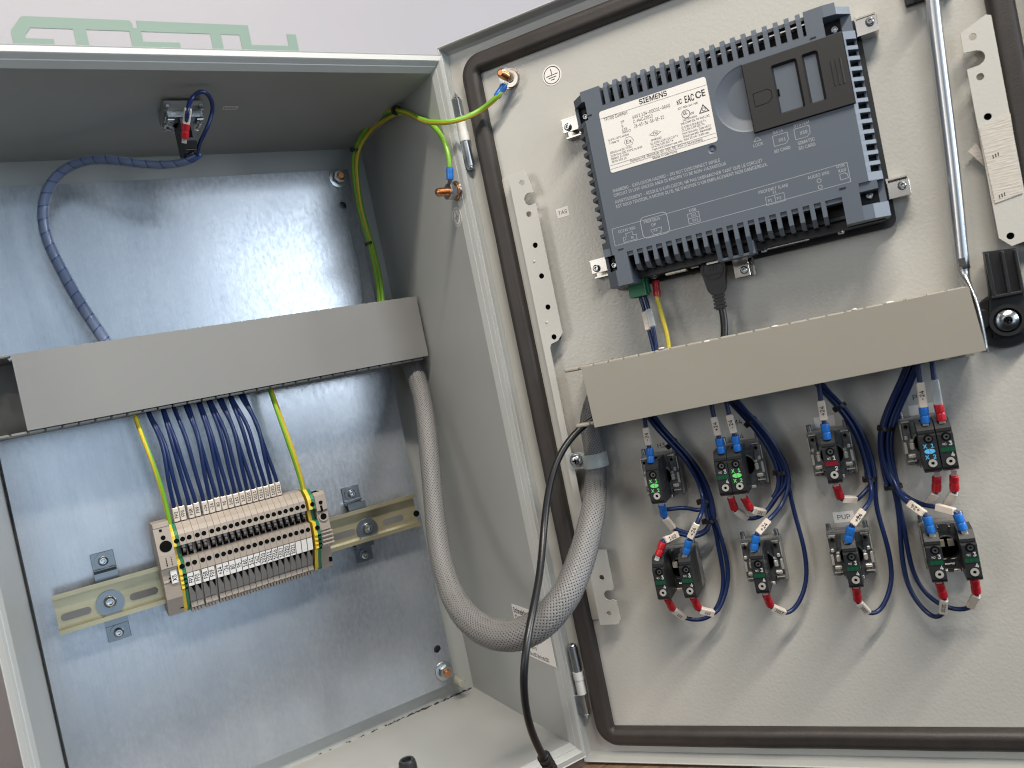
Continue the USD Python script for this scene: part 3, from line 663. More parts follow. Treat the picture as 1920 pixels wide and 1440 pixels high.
part(t, 'housing', prism(body, 14, 52), 'hmi_plastic', smooth=False)
# side bevels, cut by the side vents
def bevel_strip(x0, x1, y0, y1, zt, zb): return hull(np.array([(x0, y, z) for y in (y0, y1) for z in (14, zt)] + [(x1, y, z) for y in (y0, y1) for z in (14, zb)]))
bv, dk = [], []
ys = [127.6-7.27*k for k in range(13)]
edges = [133.0] + [e for y in ys for e in (y, y-4.6)] + [30.0]
for a, b in zip(edges[0::2], edges[1::2]): bv.append(bevel_strip(195, 204.5, b, a, 52, 44))
for y in ys:
    bv.append(bevel_strip(195, 197.6, y-4.6, y, 52, 50)); bv.append(bx(203, 204.5, y-4.6, y, 14, 40)); dk.append(bx(197.6, 203, y-4.6, y, 30, 38))
edges = [130.5] + [e for y in ys for e in (y, y-4.6)] + [24.0]
for a, b in zip(edges[0::2], edges[1::2]): bv.append(bevel_strip(9, -0.5, b, a, 52, 42))
for y in ys:
    bv.append(bevel_strip(9, 5.0, y-4.6, y, 52, 47.4)); dk.append(bx(0.5, 5.0, y-4.6, y, 24, 30))
bv += [bevel_strip(195, 205, 4.5, 14.5, 50, 42), bevel_strip(188, 195, 4.5, 14.5, 52, 50), bevel_strip(195, 204, 146, 151, 50, 40), bevel_strip(187, 195, 146, 154, 52, 50), bevel_strip(9, -0.5, -0.5, 12, 52, 42), bevel_strip(9, 0, 145, 151, 52, 42)]
bv += [bx(200, 204.5, 14.5, 30, 14, 40), bx(197, 204, 133, 146, 14, 40), bx(-0.5, 2, 130.5, 145, 14, 41), bx(-0.5, 2, 12, 24, 14, 41), bx(2, 200, 24, 30, 14, 50.5)]
part(t, 'side_bevel', bv, 'hmi_plastic', smooth=False)
for q in dk: part(t, 'side_vent', q, 'hmi_dark', smooth=False)
# pockets with screws
pk = [(6.2, 137.5), (192.5, 139.5), (5.2, 17.6), (194.3, 21.5)]
for q in ((2, 11.5, 130.5, 145), (186, 197, 133, 146), (2, 10.5, 12, 24), (188.5, 200, 14.5, 30)): part(t, 'pocket', bx(*q, 30, 37), 'hmi_dark', smooth=False)
for x, y in pk: part(t, 'screw', pan(3.0, 2.6, x, y, 37.1, 0.5), 'zinc')
# top and bottom cooling fins
def fin(prof, x0, x1):
    m = prism(prof, x0, x1); v = np.array(m.vertices); m.vertices = np.stack([v[:, 2], v[:, 0], v[:, 1]], 1); m.fix_normals(); return m
for k in range(20):
    x = 27.4+7.46*k
    part(t, 'top_fin', fin([(137.4, 52), (150.2, 52), (155.2, 47.5), (155.2, 24), (151.5, 24), (151.5, 42), (137.4, 42)], x, x+3.3), 'hmi_plastic', smooth=False)
part(t, 'fin_bar', [bx(24, 175, 151.2, 153.6, 36, 43.4), bx(24, 175, 136.5, 138.8, 24, 49.5), bx(24, 175, 148.6, 151, 30, 34)], 'hmi_plastic', smooth=False)
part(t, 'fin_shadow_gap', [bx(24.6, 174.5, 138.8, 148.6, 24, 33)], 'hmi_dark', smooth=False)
for k in range(21):
    x = 17.9+7.62*k
    if k == 0 or k == 20: continue
    y0 = 8.5 if not 9 <= k <= 12 else 1.0
    part(t, 'bottom_fin', fin([(24, 52), (13, 52), (y0, 47.5), (y0, 32), (y0+4, 32), (y0+4, 42), (24, 42)], x, x+3.1), 'hmi_plastic', smooth=False)
part(t, 'fin_bar', [bx(20.6, 176.6, 20.8, 24.2, 24, 50.5), bx(20.6, 176.6, 10.2, 12.4, 33, 36.5)], 'hmi_plastic', smooth=False)
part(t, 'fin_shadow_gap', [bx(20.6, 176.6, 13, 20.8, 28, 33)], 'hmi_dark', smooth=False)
part(t, 'louvre_block', [bx(85.5, 113, 0.2, 2.0, 30, 47), bx(111.8, 113.4, 0.2, 10, 30, 48)], 'hmi_plastic', smooth=False)
for q in (bx(40, 58, 1.0, 4.0, 15, 24, 0.8), bx(61, 67, 2.0, 4.0, 16, 22), bx(120, 150, 2.4, 4.0, 12, 26), bx(74, 88, 1.6, 4, 14, 26)): part(t, 'connector', q, 'nickel', smooth=False)
for x in (117, 172): part(t, 'chassis_screw', xf(pan(2.6, 2), (x, 3.2, 20), rx=math.pi/2), 'zinc')
part(t, 'bright_edge', [bx(22, 176, 11.6, 12.2, 29, 31.5)], 'nickel', smooth=False)
# finger scoop: half a bowl, and a small moulded dimple
def half_bowl(c, prof, a0, a1, n):
    A = np.radians(np.linspace(a0, a1, n)); V = [(c[0]+r*math.cos(a), c[1]+r*math.sin(a), z) for a in A for r, z in prof]; m = len(prof); F = []
    for i in range(n-1):
        for j in range(m-1):
            p = i*m+j; F += [(p, p+1, p+m+1), (p, p+m+1, p+m)]
    return unshare(trimesh.Trimesh(np.array(V), np.array(F)[:, ::-1], process=False))
sc = part(t, 'finger_scoop', [half_bowl(bowl_c, [(24.0, 52), (22.8, 51.5), (16.0, 49.6), (15.0, 49.4), (0, 49.4)], 90, 270, 30)], 'hmi_plastic', smooth=30)
part(t, 'dimple', half_bowl(dot_c, [(3.3, 52), (1.5, 50.7), (1.2, 51.3), (0, 51.3)], 0, 360, 22), 'hmi_plastic', smooth=30)
# memory card cover
cv = sbox(129.3, 83.6, 195.9, 132.1).difference(rrect(147.6, 165.2, 90.2, 125.2, 2.2)).difference(rrect(168.3, 179.2, 90.6, 125.8, 2.2))
c_ = part(t, 'card_cover', prism(cv, 51.6, 54.4), 'cover_plastic', smooth=False)
P = []
for (x0, x1, y0, y1) in ((147.6, 165.2, 90.2, 125.2), (168.3, 179.2, 90.6, 125.8)):
    P.append(loop_extrude([(0.0, 54.42), (-1.6, 52.15), (-1.6, 52.05), (0.4, 52.05), (0.4, 54.42)], x0, x1, y0, y1))
part(t, 'window_edge', P, 'cover_plastic', parent=c_, smooth=False)
part(t, 'grip', [bx(x, x+1.1, 98, 115.5, 54.4, 54.9, 0.2) for x in (185.5, 188.4, 191.3)], 'cover_plastic', parent=c_, smooth=False)
part(t, 'card_mark', [rline([(133, 110), (143, 110.4), (145.3, 108.2), (145.2, 103.6), (142, 101), (133, 100.6)], 0.35, 54.42, closed=True), bx(149.0, 150.4, 103.5, 108.5, 52.02, 52.4)], 'hole_black', parent=c_, smooth=False)
part(t, 'cover_gap', [rline([(129.0, 83.3), (196.2, 83.3), (196.2, 132.4), (129.0, 132.4)], 0.5, 52.02, closed=True)], 'hole_black', smooth=False)
# rating plate
LB = thing('rating_plate', 'white printed rating plate stuck on the slate operator panel', 'plate', DOOR, (HX+20.7, HY+85.7, 52.0))
part(LB, 'paper', prism(rrect(0, 82.5, 0, 47.9, 2.0), 0.05, 0.25), 'white_label', smooth=False)
_src = [(250, 1400), (1690, 955), (1508, 92), (78, 600)]; _dst = [(0, 0), (82.5, 0), (82.5, 47.9), (0, 47.9)]
_h8 = np.linalg.solve(np.array([r for (x, y), (X, Y) in zip(_src, _dst) for r in ([x, y, 1, 0, 0, 0, -x*X, -y*X], [0, 0, 0, x, y, 1, -x*Y, -y*Y])], float), np.array([c for p in _dst for c in p], float))
def lz(x, y):
    w = _h8[6]*x + _h8[7]*y + 1; return np.array([(_h8[0]*x + _h8[1]*y + _h8[2])/w, (_h8[3]*x + _h8[4]*y + _h8[5])/w])
def lt(s, h, x, y, bold=False, sx=1.0, wd=None):
    p = lz(x, y); m = txt(s, h, p[0], p[1], 0.27, anchor='l', bold=bold, sx=sx)
    if wd: v = np.array(m.vertices); v[:, 0] = p[0]+(v[:, 0]-p[0])*wd/(v[:, 0].max()-p[0]); m.vertices = v
    return m
part(LB, 'brand_lettering', lt('SIEMENS', 3.7, 622, 488, True, wd=21.5), 'ink', smooth=False)
part(LB, 'lettering', [lt('TP700 Comfort', 2.5, 155, 722, wd=18.8), lt('6AV2 124-0GC01-0AX0', 2.5, 535, 682, wd=29), lt('C-H4CJ2012', 2.5, 545, 740, wd=15.2), lt('28-63-36-58-5E-22', 2.5, 558, 800, wd=23.2),
     lt('1P', 1.7, 378, 742), lt('S', 1.7, 390, 795), lt('235', 1.7, 395, 842), lt('(MAC)', 1.7, 402, 878), lt('Ta 0°C..+50°C vertical', 1.35, 208, 985, sx=0.85), lt('T-Class T6', 1.35, 222, 1022, sx=0.8),
     lt('KCC-REM-S49-HMI', 1.45, 1145, 550, wd=14.6), lt('LISTED 80A1', 1.5, 1215, 698, wd=10.4), lt('IND.CONT.EQ. for HAZ.LOC.', 1.5, 1185, 752, wd=21.5), lt('CL.I,DIV.2,GP.A,B,C,D T4', 1.5, 1192, 800, wd=18), lt('CL.I,ZN 2,GP.IIC,T4', 1.5, 1200, 838, sx=0.85),
     lt('Front face only, Type 4X/12', 1.5, 1208, 880, wd=21), lt('Indoor use only. Wavelength', 1.5, 1218, 918, wd=21), lt('Input: DC 24V / 0.85A max.', 1.5, 1228, 958, wd=19),
     lt('APPROVED', 1.5, 785, 975, wd=8), lt('CL.I,DIV.2,GP.A,B,C,D T4', 1.5, 780, 1020, sx=0.85), lt('CL.I,ZN 2,GP.IIC,T4', 1.5, 790, 1058, sx=0.85), lt('Type 4X/12 Indoor use only', 1.5, 800, 1098, sx=0.85),
     lt('II3G Ex nA IIC T4 Gc', 1.5, 240, 1148, sx=0.82), lt('II 3D Ex tc IIIC T70°C Dc IP65', 1.5, 250, 1190, sx=0.82), lt('DEMKO 12 ATEX', 1.5, 258, 1228, sx=0.85), lt('IECEx DEK 13', 1.5, 266, 1265, sx=0.85),
     lt('Siemens AG, Gleiwitzer Str. 555, DE-90475 Nuremberg', 1.75, 505, 1252, sx=0.88), lt('Made in Germany', 1.75, 810, 1210, sx=0.95)], 'ink', smooth=False)
for q in ((100, 690, 1528, 205), (235, 1305, 1660, 848), (245, 1350, 1675, 900)): part(LB, 'rule', rline([lz(*q[:2]), lz(*q[2:])], 0.24, 0.26), 'ink_grey', smooth=False)
P = [lt('C', 4.6, 1385, 395, True), lt('E', 4.6, 1470, 362, True, 0.8), lt('EAC', 4.8, 1240, 455, True, 0.55), lt('K', 3.2, 1132, 485, True, 0.6), lt('C', 3.4, 1160, 470, True, 0.7), lt('UL', 2.6, 1218, 618, True, 0.7), lt('US', 1.5, 1312, 608, True)]
q = lz(1248, 600); P.append(ring(2.7, 3.1, 0.26, 0.34, q[0], q[1])); q = lz(1492, 535)
P.append(rline([(q[0]-3.3, q[1]-1.9), (q[0]+3.3, q[1]-1.9), (q[0], q[1]+3.3)], 0.6, 0.26, closed=True)); P.append(ring(1.0, 1.3, 0.26, 0.34, q[0], q[1])); 
q = lz(484, 975); P.append(rline([(q[0]+3.7*math.cos(a), q[1]+3.7*math.sin(a)) for a in np.arange(6)*math.pi/3], 0.22, 0.26, closed=True)); P.append(txt('Ex', 3.0, q[0], q[1], 0.27))
q = lz(838, 865); P.append(rline([(q[0]-4.4, q[1]), (q[0], q[1]+2.0), (q[0]+4.4, q[1]), (q[0], q[1]-2.0)], 0.22, 0.26, closed=True)); P.append(txt('FM', 1.7, q[0], q[1], 0.27))
part(LB, 'approval_marks', P, 'ink', smooth=False)
# prints on the housing
def ht(s, h, x, y, a='l', sx=0.9): return txt(s, h, x, y, 52.04, anchor=a, sx=sx)
part(t, 'warning_text', [ht('WARNING - EXPLOSION HAZARD - DO NOT DISCONNECT WHILE', 2.35, 19.2, 70.9, sx=0.80), ht('CIRCUIT IS LIVE UNLESS AREA IS KNOWN TO BE NON-HAZARDOUS', 2.35, 19.4, 67.4, sx=0.80),
     ht("AVERTISSEMENT - RISQUE D'EXPLOSION. NE PAS DEBRANCHER TANT QUE LE CIRCUIT", 2.35, 19.4, 62.2, sx=0.80), ht("EST SOUS TENSION, A MOINS QU'IL NE S'AGISSE D'UN EMPLACEMENT NON DANGEREUX.", 2.35, 19.5, 58.6, sx=0.80)], 'hmi_print', smooth=False)
part(t, 'port_text', [ht('DC24V X80', 2.2, 17.4, 39.4, sx=0.8), ht('PROFIBUS', 2.2, 38.2, 41.4, sx=0.85), ht('DP', 2.2, 43.6, 37.8), ht('X2', 2.2, 44.0, 33.6), ht('USB', 2.2, 73.2, 41.0), ht('X61', 1.9, 73.6, 37.2), ht('X62', 1.9, 74.0, 33.4),
     ht('PROFINET (LAN)', 2.2, 123.7, 40.6, sx=0.85), ht('X1', 1.7, 133, 38.2), ht('P1', 2.0, 129.0, 33.2), ht('P2', 2.0, 135.2, 33.2), ht('AUDIO X90', 2.2, 157.6, 41.6, sx=0.85), ht('USB', 2.2, 177.0, 44.0), ht('X60', 2.2, 177.4, 40.6),
     ht('LOCK', 2.2, 126.4, 74.0, sx=0.85), ht('DATA', 2.2, 141.0, 79.0, sx=0.85), ht('X51', 2.2, 143.6, 72.6, sx=0.85), ht('SD CARD', 2.2, 139.4, 65.8, sx=0.85), ht('SYSTEM', 2.2, 155.2, 79.4, sx=0.85), ht('X50', 2.2, 158.2, 73.2, sx=0.85), ht('SIMATIC', 2.2, 155.6, 66.8, sx=0.85), ht('SD CARD', 2.2, 155.6, 63.2, sx=0.85),
     ht('L+', 1.8, 20.0, 32.8), ht('M', 1.8, 26.4, 32.8)], 'hmi_print', smooth=False)
def hl_(p, w=0.28, closed=False): return rline(p, w, 52.04, closed=closed)
part(t, 'printed_lines', [hl_([(12.6, 30.6), (12.6, 43.8), (184, 46.1), (184, 32.6)], closed=True), hl_([(129.8, 80.6), (127.4, 77.7), (132.2, 77.7)], closed=True), hl_([(140.2, 70.4), (140.2, 77.8), (150.2, 77.8), (150.2, 72.6), (148, 70.4)], closed=True),
     hl_([(154.8, 70.8), (154.8, 78.2), (164.8, 78.2), (164.8, 73), (162.6, 70.8)], closed=True), hl_([(71.4, 32.4), (79.8, 32.6), (79.8, 40.0), (71.4, 39.8)], closed=True), hl_([(71.4, 36.2), (79.8, 36.4)]), hl_([(127.6, 31.2), (140.4, 31.4), (140.4, 37.2), (127.6, 37)], closed=True), hl_([(134, 31.3), (134, 37.1)]),
     prism(disc(164.5, 38.8, 1.5).difference(disc(164.5, 38.8, 1.2)), 52.04, 52.1), prism(disc(164.4, 34.4, 1.5).difference(disc(164.4, 34.4, 1.2)), 52.04, 52.1), hl_([(178, 35.4), (183, 35.6), (183, 38), (181.4, 39.6), (178, 39.4)], closed=True),
     prism(rrect(35.6, 56.4, 30.2, 46.4, 3.4).exterior.buffer(0.18), 52.04, 52.12), hl_([(42.2, 35.6), (50.8, 35.8), (49.2, 31.4), (44, 31.3)], closed=True), hl_([(20, 31.4), (30.6, 31.6), (30.6, 35.4), (28, 35.4), (28, 38), (22.6, 37.8), (22.6, 35.2), (20, 35.2)], closed=True)], 'hmi_print', smooth=False)
part(t, 'ledge_mark', [bx(14.5, 18.6, 26.8, 27.5, 52.02, 52.5), bx(176, 180.4, 29.2, 30.1, 52.02, 52.5), bx(10.5, 15, 133.2, 134, 52.02, 52.5), bx(176, 180, 134.6, 135.4, 52.02, 52.5)], 'hmi_dark', smooth=False)
# holding clips screwed round the panel
for x, y, rz in ((215, 144, 0), (215.5, 25.5, 0), (-15, 141, math.pi), (-15, 21, math.pi), (99.5, -6.5, -math.pi/2)):
    c = part(t, 'holding_clip', xf(cat([bx(-8, 6.5, -7.5, 7.5, 1.0, 2.2, 0.3), bx(-8, 6.5, -7.5, -6.3, 2.2, 15), bx(-8, 6.5, 6.3, 7.5, 2.2, 9), bx(-8, -6.8, -7.5, 7.5, 2.2, 13), bx(-8, 6.5, -7.5, 4, 13.6, 14.8, 0.3)]), (x, y, 0), rz=rz), 'nickel', smooth=False)
    part(t, 'clip_screw', [pan(3.1, 2.6, x+1.6*math.cos(rz), y+1.6*math.sin(rz), 15, 0.4), cyl(x+1.6*math.cos(rz), y+1.6*math.sin(rz), 2.2, 15, 1.7, 12)], 'zinc', parent=c)

# ------------------------------------------------------------------ wiring duct on the door
t = thing('wiring_duct', 'shorter beige grey wiring duct across the door below the operator panel', 'wiring duct', DOOR)
part(t, 'base', [bx(62, 350, 286, 332, 0.2, 2.2), bx(62, 350, 286, 287.6, 2.2, 24), bx(62, 350, 330.4, 332, 2.2, 24)], 'duct_inside', smooth=False)
fl = []
for x in np.arange(62, 346, 12.5):
    lift = lambda yy, x: yy + ((x-62)/288*7.5 if yy < 300 else (x-62)/288*2.6)
    for yy in (284.6, 330.2):
        y = lift(yy, x); fl.append(bx(x+0.3, x+9.2, y, y+1.6, 22, 56.5)); fl.append(bx(x+0.3, x+12.0, y-0.6, y+2.4, 51.5, 58.2, 0.9))
part(t, 'side_fingers', fl, 'stone_grey_plastic', smooth=False, kind='stuff')
q = [(78.0, 330.9), (349.8, 334.5), (352.9, 291.6), (79.2, 282.6)]
cover = [hull(np.array([(x, y, z) for x, y in q for z in (60.0, 61.4)])), hull(np.array([(x, y-o, z) for x, y in q[:2] for o in (0, 1.3) for z in (51, 60.6)])), hull(np.array([(x, y+o, z) for x, y in q[2:] for o in (0, 1.3) for z in (51, 60.6)]))]
part(t, 'cover', cover, 'stone_grey_plastic', smooth=False)
bl = []
for (u, v) in ((1240, 653), (1325, 640), (1452, 612), (1602, 580), (1668, 567)):
    q2 = at(u, v, DOOR, 58); m = trimesh.creation.icosphere(1, 1.0); m.apply_scale([rng.uniform(1.4, 3.2), 0.7, 0.7]); m.apply_translation(q2); bl.append(m)
part(t, 'saw_burr', bl, 'white_nylon', smooth=True)

# ------------------------------------------------------------------ locking rod and latch
t = thing('locking_rod', 'bright round steel locking rod down the right side of the door', 'rod', DOOR)
p = [at(u, v, DOOR, h) for u, v, h in ((1742, -60, 10), (1748, 0, 10), (1766, 150, 10), (1791, 360, 10), (1802, 470, 10), (1806, 505, 10))]
pt = spline(p, 6)
part(t, 'rod', tube(pt, 4.6, 16), 'steel_rod', smooth=True)
p2 = spline([at(u, v, DOOR, h) for u, v, h in ((1805, 498, 10), (1811, 525, 11), (1822, 548, 17), (1832, 580, 22), (1842, 625, 22), (1848, 660, 22))], 3)
tt, N, B = frames(p2); n_ = len(p2)
sec = []
for k in range(n_):
    f = min(1, k/6); wx, wz = 4.6-2.7*f, 4.4+0.8*f
    nz = np.array([0, 0, 1.0]) - tt[k]*tt[k][2]; nz /= np.linalg.norm(nz); nx = np.cross(nz, tt[k])
    sec.append([p2[k] + nx*wx*math.cos(a) + nz*wz*math.sin(a) for a in np.linspace(0, 2*math.pi, 14, endpoint=False)])
part(t, 'flattened_end', quads(np.array(sec)), 'steel_rod', smooth=True)
part(t, 'stamp', bx(-2.2, 2.2, -3, 3, 0, 0.3).apply_transform(trimesh.transformations.translation_matrix(at(1804, 492, DOOR, 14.6))), 'nickel', smooth=False)
q = at(1722, -2, DOOR, 6)
t = thing('rod_guide', 'black plastic guide holding the top of the locking rod', 'guide', DOOR, (q[0]+8, q[1]+3, 0))
part(t, 'guide', [bx(-16, 16, -4.5, 9, 0.1, 4, 0.6), bx(-10, -5.6, -4.5, 9, 4, 17, 0.8), bx(6.6, 11, -4.5, 9, 4, 17, 0.8)], 'black_plastic', smooth=False)
o = at(1886, 600, DOOR, 8)
t = thing('latch', 'black plastic latch disc and lever at the right edge of the door', 'latch', DOOR, (o[0], o[1], 0))
part(t, 'disc', rev([(0, 0.1), (20, 0.1), (20, 4.5), (18.8, 6), (0, 6)], 40), 'black_plastic')
part(t, 'knob', [cyl(-14.5, 3.5, 6, 9.5, 7.2, 26, 0.8)], 'black_plastic')
part(t, 'lever', [prism([(-9.5, -11), (11, -11), (13, 4), (13, 48), (-6.0, 50), (-7.0, 22), (-9.5, 8)], 6, 11), bx(-6.2, -3.8, 18, 49, 11, 16, 0.5), bx(3, 5.2, 18, 48, 11, 16, 0.5), bx(10.8, 13, 18, 47, 11, 16, 0.5), bx(-7, 13, 16.4, 18.6, 11, 16, 0.5)], 'black_plastic', smooth=False)
part(t, 'collar', ring(8.6, 11.0, 11, 14.5, 0, 0, 30), 'black_plastic')
part(t, 'screw', rev([(0, 11), (8.4, 11), (8.4, 12), (6.6, 14.6), (3.4, 15.8), (2.6, 15.8), (2.0, 13.6), (0, 13.4)], 26), 'zinc')
part(t, 'cross_recess', [bx(-2.8, 2.8, -0.55, 0.55, 13.5, 15.75), bx(-0.55, 0.55, -2.8, 2.8, 13.5, 15.75)], 'hole_black', smooth=False)

# ================================================================== PUSH BUTTON BLOCKS
def contact_block(t, dx, kind):
    w = 4.9 if kind[0] != 'X' else 5.4
    pr = [(-17.8, 16), (-17.8, 39), (-16.2, 42.0), (-14.4, 43), (8.6, 43), (10.2, 40.5), (12.4, 40.5), (17.4, 35.5), (17.4, 16)]
    m = side_profile(pr, dx-w, dx+w)
    b = part(t, 'contact_block', m, 'block_plastic', smooth=False)
    for y, z, nm in ((6.6, 43.1, 'upper'), (-10.6, 43.1, 'lower')):
        part(t, 'screw_well', cyl(dx+0.4, y, 42.0, z, 3.1, 18), 'hole_black', parent=b)
        if nm == 'lower' or kind[0] == 'X':
            pass
    part(t, 'terminal_screw', [ring(1.15, 2.75, 42.4, 43.9, dx+0.5, -10.6, 18), bx(dx-2.2, dx-0.6, -10.9, -10.3, 43.0, 43.5)], 'bright_screw', parent=b)
    part(t, 'terminal_screw', [ring(0.9, 1.9, 42.2, 43.3, dx+0.7, 6.6, 14)], 'zinc_dark', parent=b)
    part(t, 'wire_gate', [bx(dx-2.4, dx+2.4, 15.9, 17.8, 24, 33), bx(dx-2.4, dx+2.4, -18.2, -17, 26, 36)], 'hole_black', parent=b, smooth=False)
    part(t, 'side_groove', [bx(dx+w, dx+w+0.25, -9, 11, z, z+0.9) for z in (24, 30)] + [bx(dx-w-0.25, dx-w, -9, 11, z, z+0.9) for z in (24, 30)] + [bx(dx-w+0.4, dx+w-0.4, 10.4, 11.0, 40.4, 41.6), bx(dx-3.0, dx-2.0, -14.6, -13.6, 42.6, 43.4), bx(dx+2.2, dx+3.2, -14.6, -13.6, 42.6, 43.4)], 'black_plastic', parent=b, smooth=False)
    if kind[0] != 'X':
        nm, a, c_ = kind
        part(t, 'position_window', [bx(dx-4.0, dx+4.3, -3.6, -0.2, 42.6, 43.15)], 'window_red' if nm == 'NC' else 'window_green', parent=b, smooth=False)
        part(t, 'label_ridge', [bx(dx-4.3, dx+4.4, -0.2, 0.1, 43, 43.4), bx(dx-4.3, dx+4.4, -4.0, -3.6, 43, 43.4), bx(dx-1.5, dx-1.3, -3.6, -0.2, 43.1, 43.3), bx(dx+1.5, dx+1.7, -3.6, -0.2, 43.1, 43.3)], 'block_plastic', parent=b, smooth=False)
        part(t, 'marking', [txt(nm, 1.5, dx-1.2, 1.6, 43.06, sx=0.8), txt(a, 2.9, dx+2.5, 1.9, 43.06, bold=True, sx=0.9), txt(c_, 2.9, dx+2.7, -6.0, 43.06, bold=True, sx=0.9)], 'print_light', parent=b, smooth=False)
    else:
        ink = 'print_green' if kind == 'XG' else 'print_blue'
        e = disc(0, 0, 1, 10)
        from shapely import affinity
        e = affinity.translate(affinity.scale(e, 3.4, 1.75), dx, -2.2).difference(sbox(dx-0.12, -5, dx+0.12, 1))
        part(t, 'marking', [txt('X', 2.7, dx-2.4, 1.6, 43.06, bold=True), txt('1', 2.7, dx+2.2, 1.6, 43.06, bold=True), txt('X', 2.7, dx-2.2, -6.2, 43.06, bold=True), txt('2', 2.7, dx+2.4, -6.2, 43.06, bold=True), prism(e, 43.03, 43.12)], ink, parent=b, smooth=False)
def push_button(label, fr, o, blocks, rz=0.0, pins=True):
    t = thing('push_button', label, 'push button', fr, o, rz, group='push button blocks on the cabinet')
    pg = rrect(-15.8, 15.8, -18.5, 18.2, 2.0).difference(sbox(-17, -19, -8.5, -17.0)).difference(sbox(8.5, -19, 17, -17.0))
    part(t, 'base_plate', prism(pg, 2.0, 10.5), 'smoke_clear', smooth=False)
    part(t, 'panel_nut', cyl(0, 0, 0.1, 10, 12.4, 30), 'black_plastic')
    up = rrect(-14.8, 14.8, -12.5, 17.2, 1.4).difference(disc(0, -0.5, 8.4)).union(sbox(-7, -18.8, 7, -11))
    part(t, 'collar_body', prism(up, 10.5, 15.5), 'zinc_dark', smooth=False)
    part(t, 'bore', cyl(0, -0.5, 10.6, 11.2, 9.5, 26), 'hole_black')
    part(t, 'cheek', [bx(-14.4, -9.0, 3.5, 15.5, 15.5, 17.6, 0.6), bx(9.0, 14.4, 3.5, 15.5, 15.5, 17.6, 0.6), bx(-13.6, -9.4, -16, -11.0, 10.5, 16.2, 0.6), bx(9.4, 13.6, -16, -11.0, 10.5, 16.2, 0.6)], 'zinc_dark', smooth=False, kind='stuff')
    cl = []
    for s in (-1, 1):
        cl += [xf(bx(-1.5, 1.5, -2.6, 2.6, 0, 2.2, 0.7), (s*9.6, -2.0, 15.2)), xf(bx(-2.6, 2.6, -1.3, 1.3, 0, 1.8, 0.6), (s*10.8, -9.2, 15.4)), xf(bx(-1.2, 1.2, -1.4, 1.4, 0, 1.6, 0.5), (s*12.8, 4.8, 16.8)), xf(bx(-1.2, 1.2, -0.9, 0.9, 0, 1.6, 0.4), (s*9.4, 2.0, 15.2)),
               xf(bx(-2.2, 2.2, -1.2, 1.2, 0, 1.4, 0.4), (s*4.0, -18.0, 14.8)), xf(bx(-1.0, 1.0, -4.2, 4.2, 0, 1.0, 0.3), (s*14.0, -3.0, 15.5)), xf(bx(-2.6, 2.6, -0.35, 0.35, 0, 0.8), (s*11.6, 16.4, 17.0)), xf(bx(-3.0, 3.0, -0.35, 0.35, 0, 0.8), (s*11.4, -13.0, 16.0)), xf(bx(-0.35, 0.35, -5.5, 5.5, 0, 0.7), (s*15.1, 9.0, 14.6))]
    part(t, 'spring_clip', cl, 'bright_screw', smooth=False, kind='stuff')
    part(t, 'arc_spring', [ring(8.2, 8.9, 15.4, 16.2, 0, -0.5, 30)], 'nickel')
    for s in (-1, 1): part(t, 'eyelet', [ring(1.3, 2.3, 17.5, 18.3, s*11.6, 13.0, 18)], 'nickel')
    part(t, 'eyelet_hole', [cyl(s*11.6, 13.0, 17.4, 17.8, 1.3, 14) for s in (-1, 1)], 'hole_black', kind='stuff')
    if pins:
        for s in (-1, 1): part(t, 'clamp_screw', xf(cat([cyl(0, 0, 0, 6.5, 1.9, 12, 0.5)]), (s*13.2, 17.0, 8.0), rx=-math.pi/2), 'zinc_dark')
    part(t, 'lower_tab', [bx(-5.5, 5.5, -20.2, -17.6, 8, 13.5, 0.7)], 'zinc', smooth=False)
    if len(blocks) == 2 and abs(blocks[0][0]-blocks[1][0]) > 15:
        part(t, 'centre_slider', [bx(-4.8, -1.2, 1.5, 6.0, 15.5, 19), bx(1.0, 5.0, 1.5, 6.0, 15.5, 19)], 'stone_grey_plastic', smooth=False, kind='stuff')
        part(t, 'bright_frame', [bx(-4.6, -3.2, 13.6, 16.0, 15.6, 19, 0.3), bx(3.2, 4.6, 13.6, 16.0, 15.6, 19, 0.3), bx(-5, 5, -9.2, -8.6, 15.6, 17), bx(-4, 4, -16.5, -12, 13.5, 16.5, 0.8)], 'nickel', smooth=False, kind='stuff')
    for dx, k in blocks: contact_block(t, dx, k)
    return t
C1, C2, C3, C4, R1, R2 = 112.5, 180.2, 246.0, 310.8, 229.0, 150.0
NO, NC = ('NO', '3', '4'), ('NC', '1', '2')
push_button('upper left push button block with green X1 X2 lamp module', DOOR, (C1, R1, 0), [(0, 'XG')])
push_button('second upper push button block, NO contact beside green X1 X2 lamp module', DOOR, (C2, R1, 0), [(-13.2, NO), (-2.4, 'XG')])
push_button('third upper push button block with red NC 1 2 window', DOOR, (C3, R1, 0), [(0, NC)])
push_button('upper right push button block with blue X1 X2 lamp module and NO contact', DOOR, (C4, R1, 0), [(-0.4, 'XB'), (10.6, NO)])
push_button('lower left push button block with two separate NO contacts under sticker', DOOR, (C1, R2, 0), [(-11, NO), (11, NO)])
push_button('second lower push button block with one NO contact and tag 1017', DOOR, (C2, R2, 0), [(-0.6, NO)])
push_button('lower push button block just under the PUP sticker', DOOR, (C3, R2, 0), [(0.4, NO)])
push_button('lower right push button block with two separate NO contacts and tag 1010', DOOR, (C4, R2, 0), [(-9.6, NO), (12.2, NO)])
o = at(336, 200, TOP, 0)
SW = push_button('push button block hanging from the dark top inner wall', TOP, (o[0], o[1], 0), [(0, NO)], 0.0)

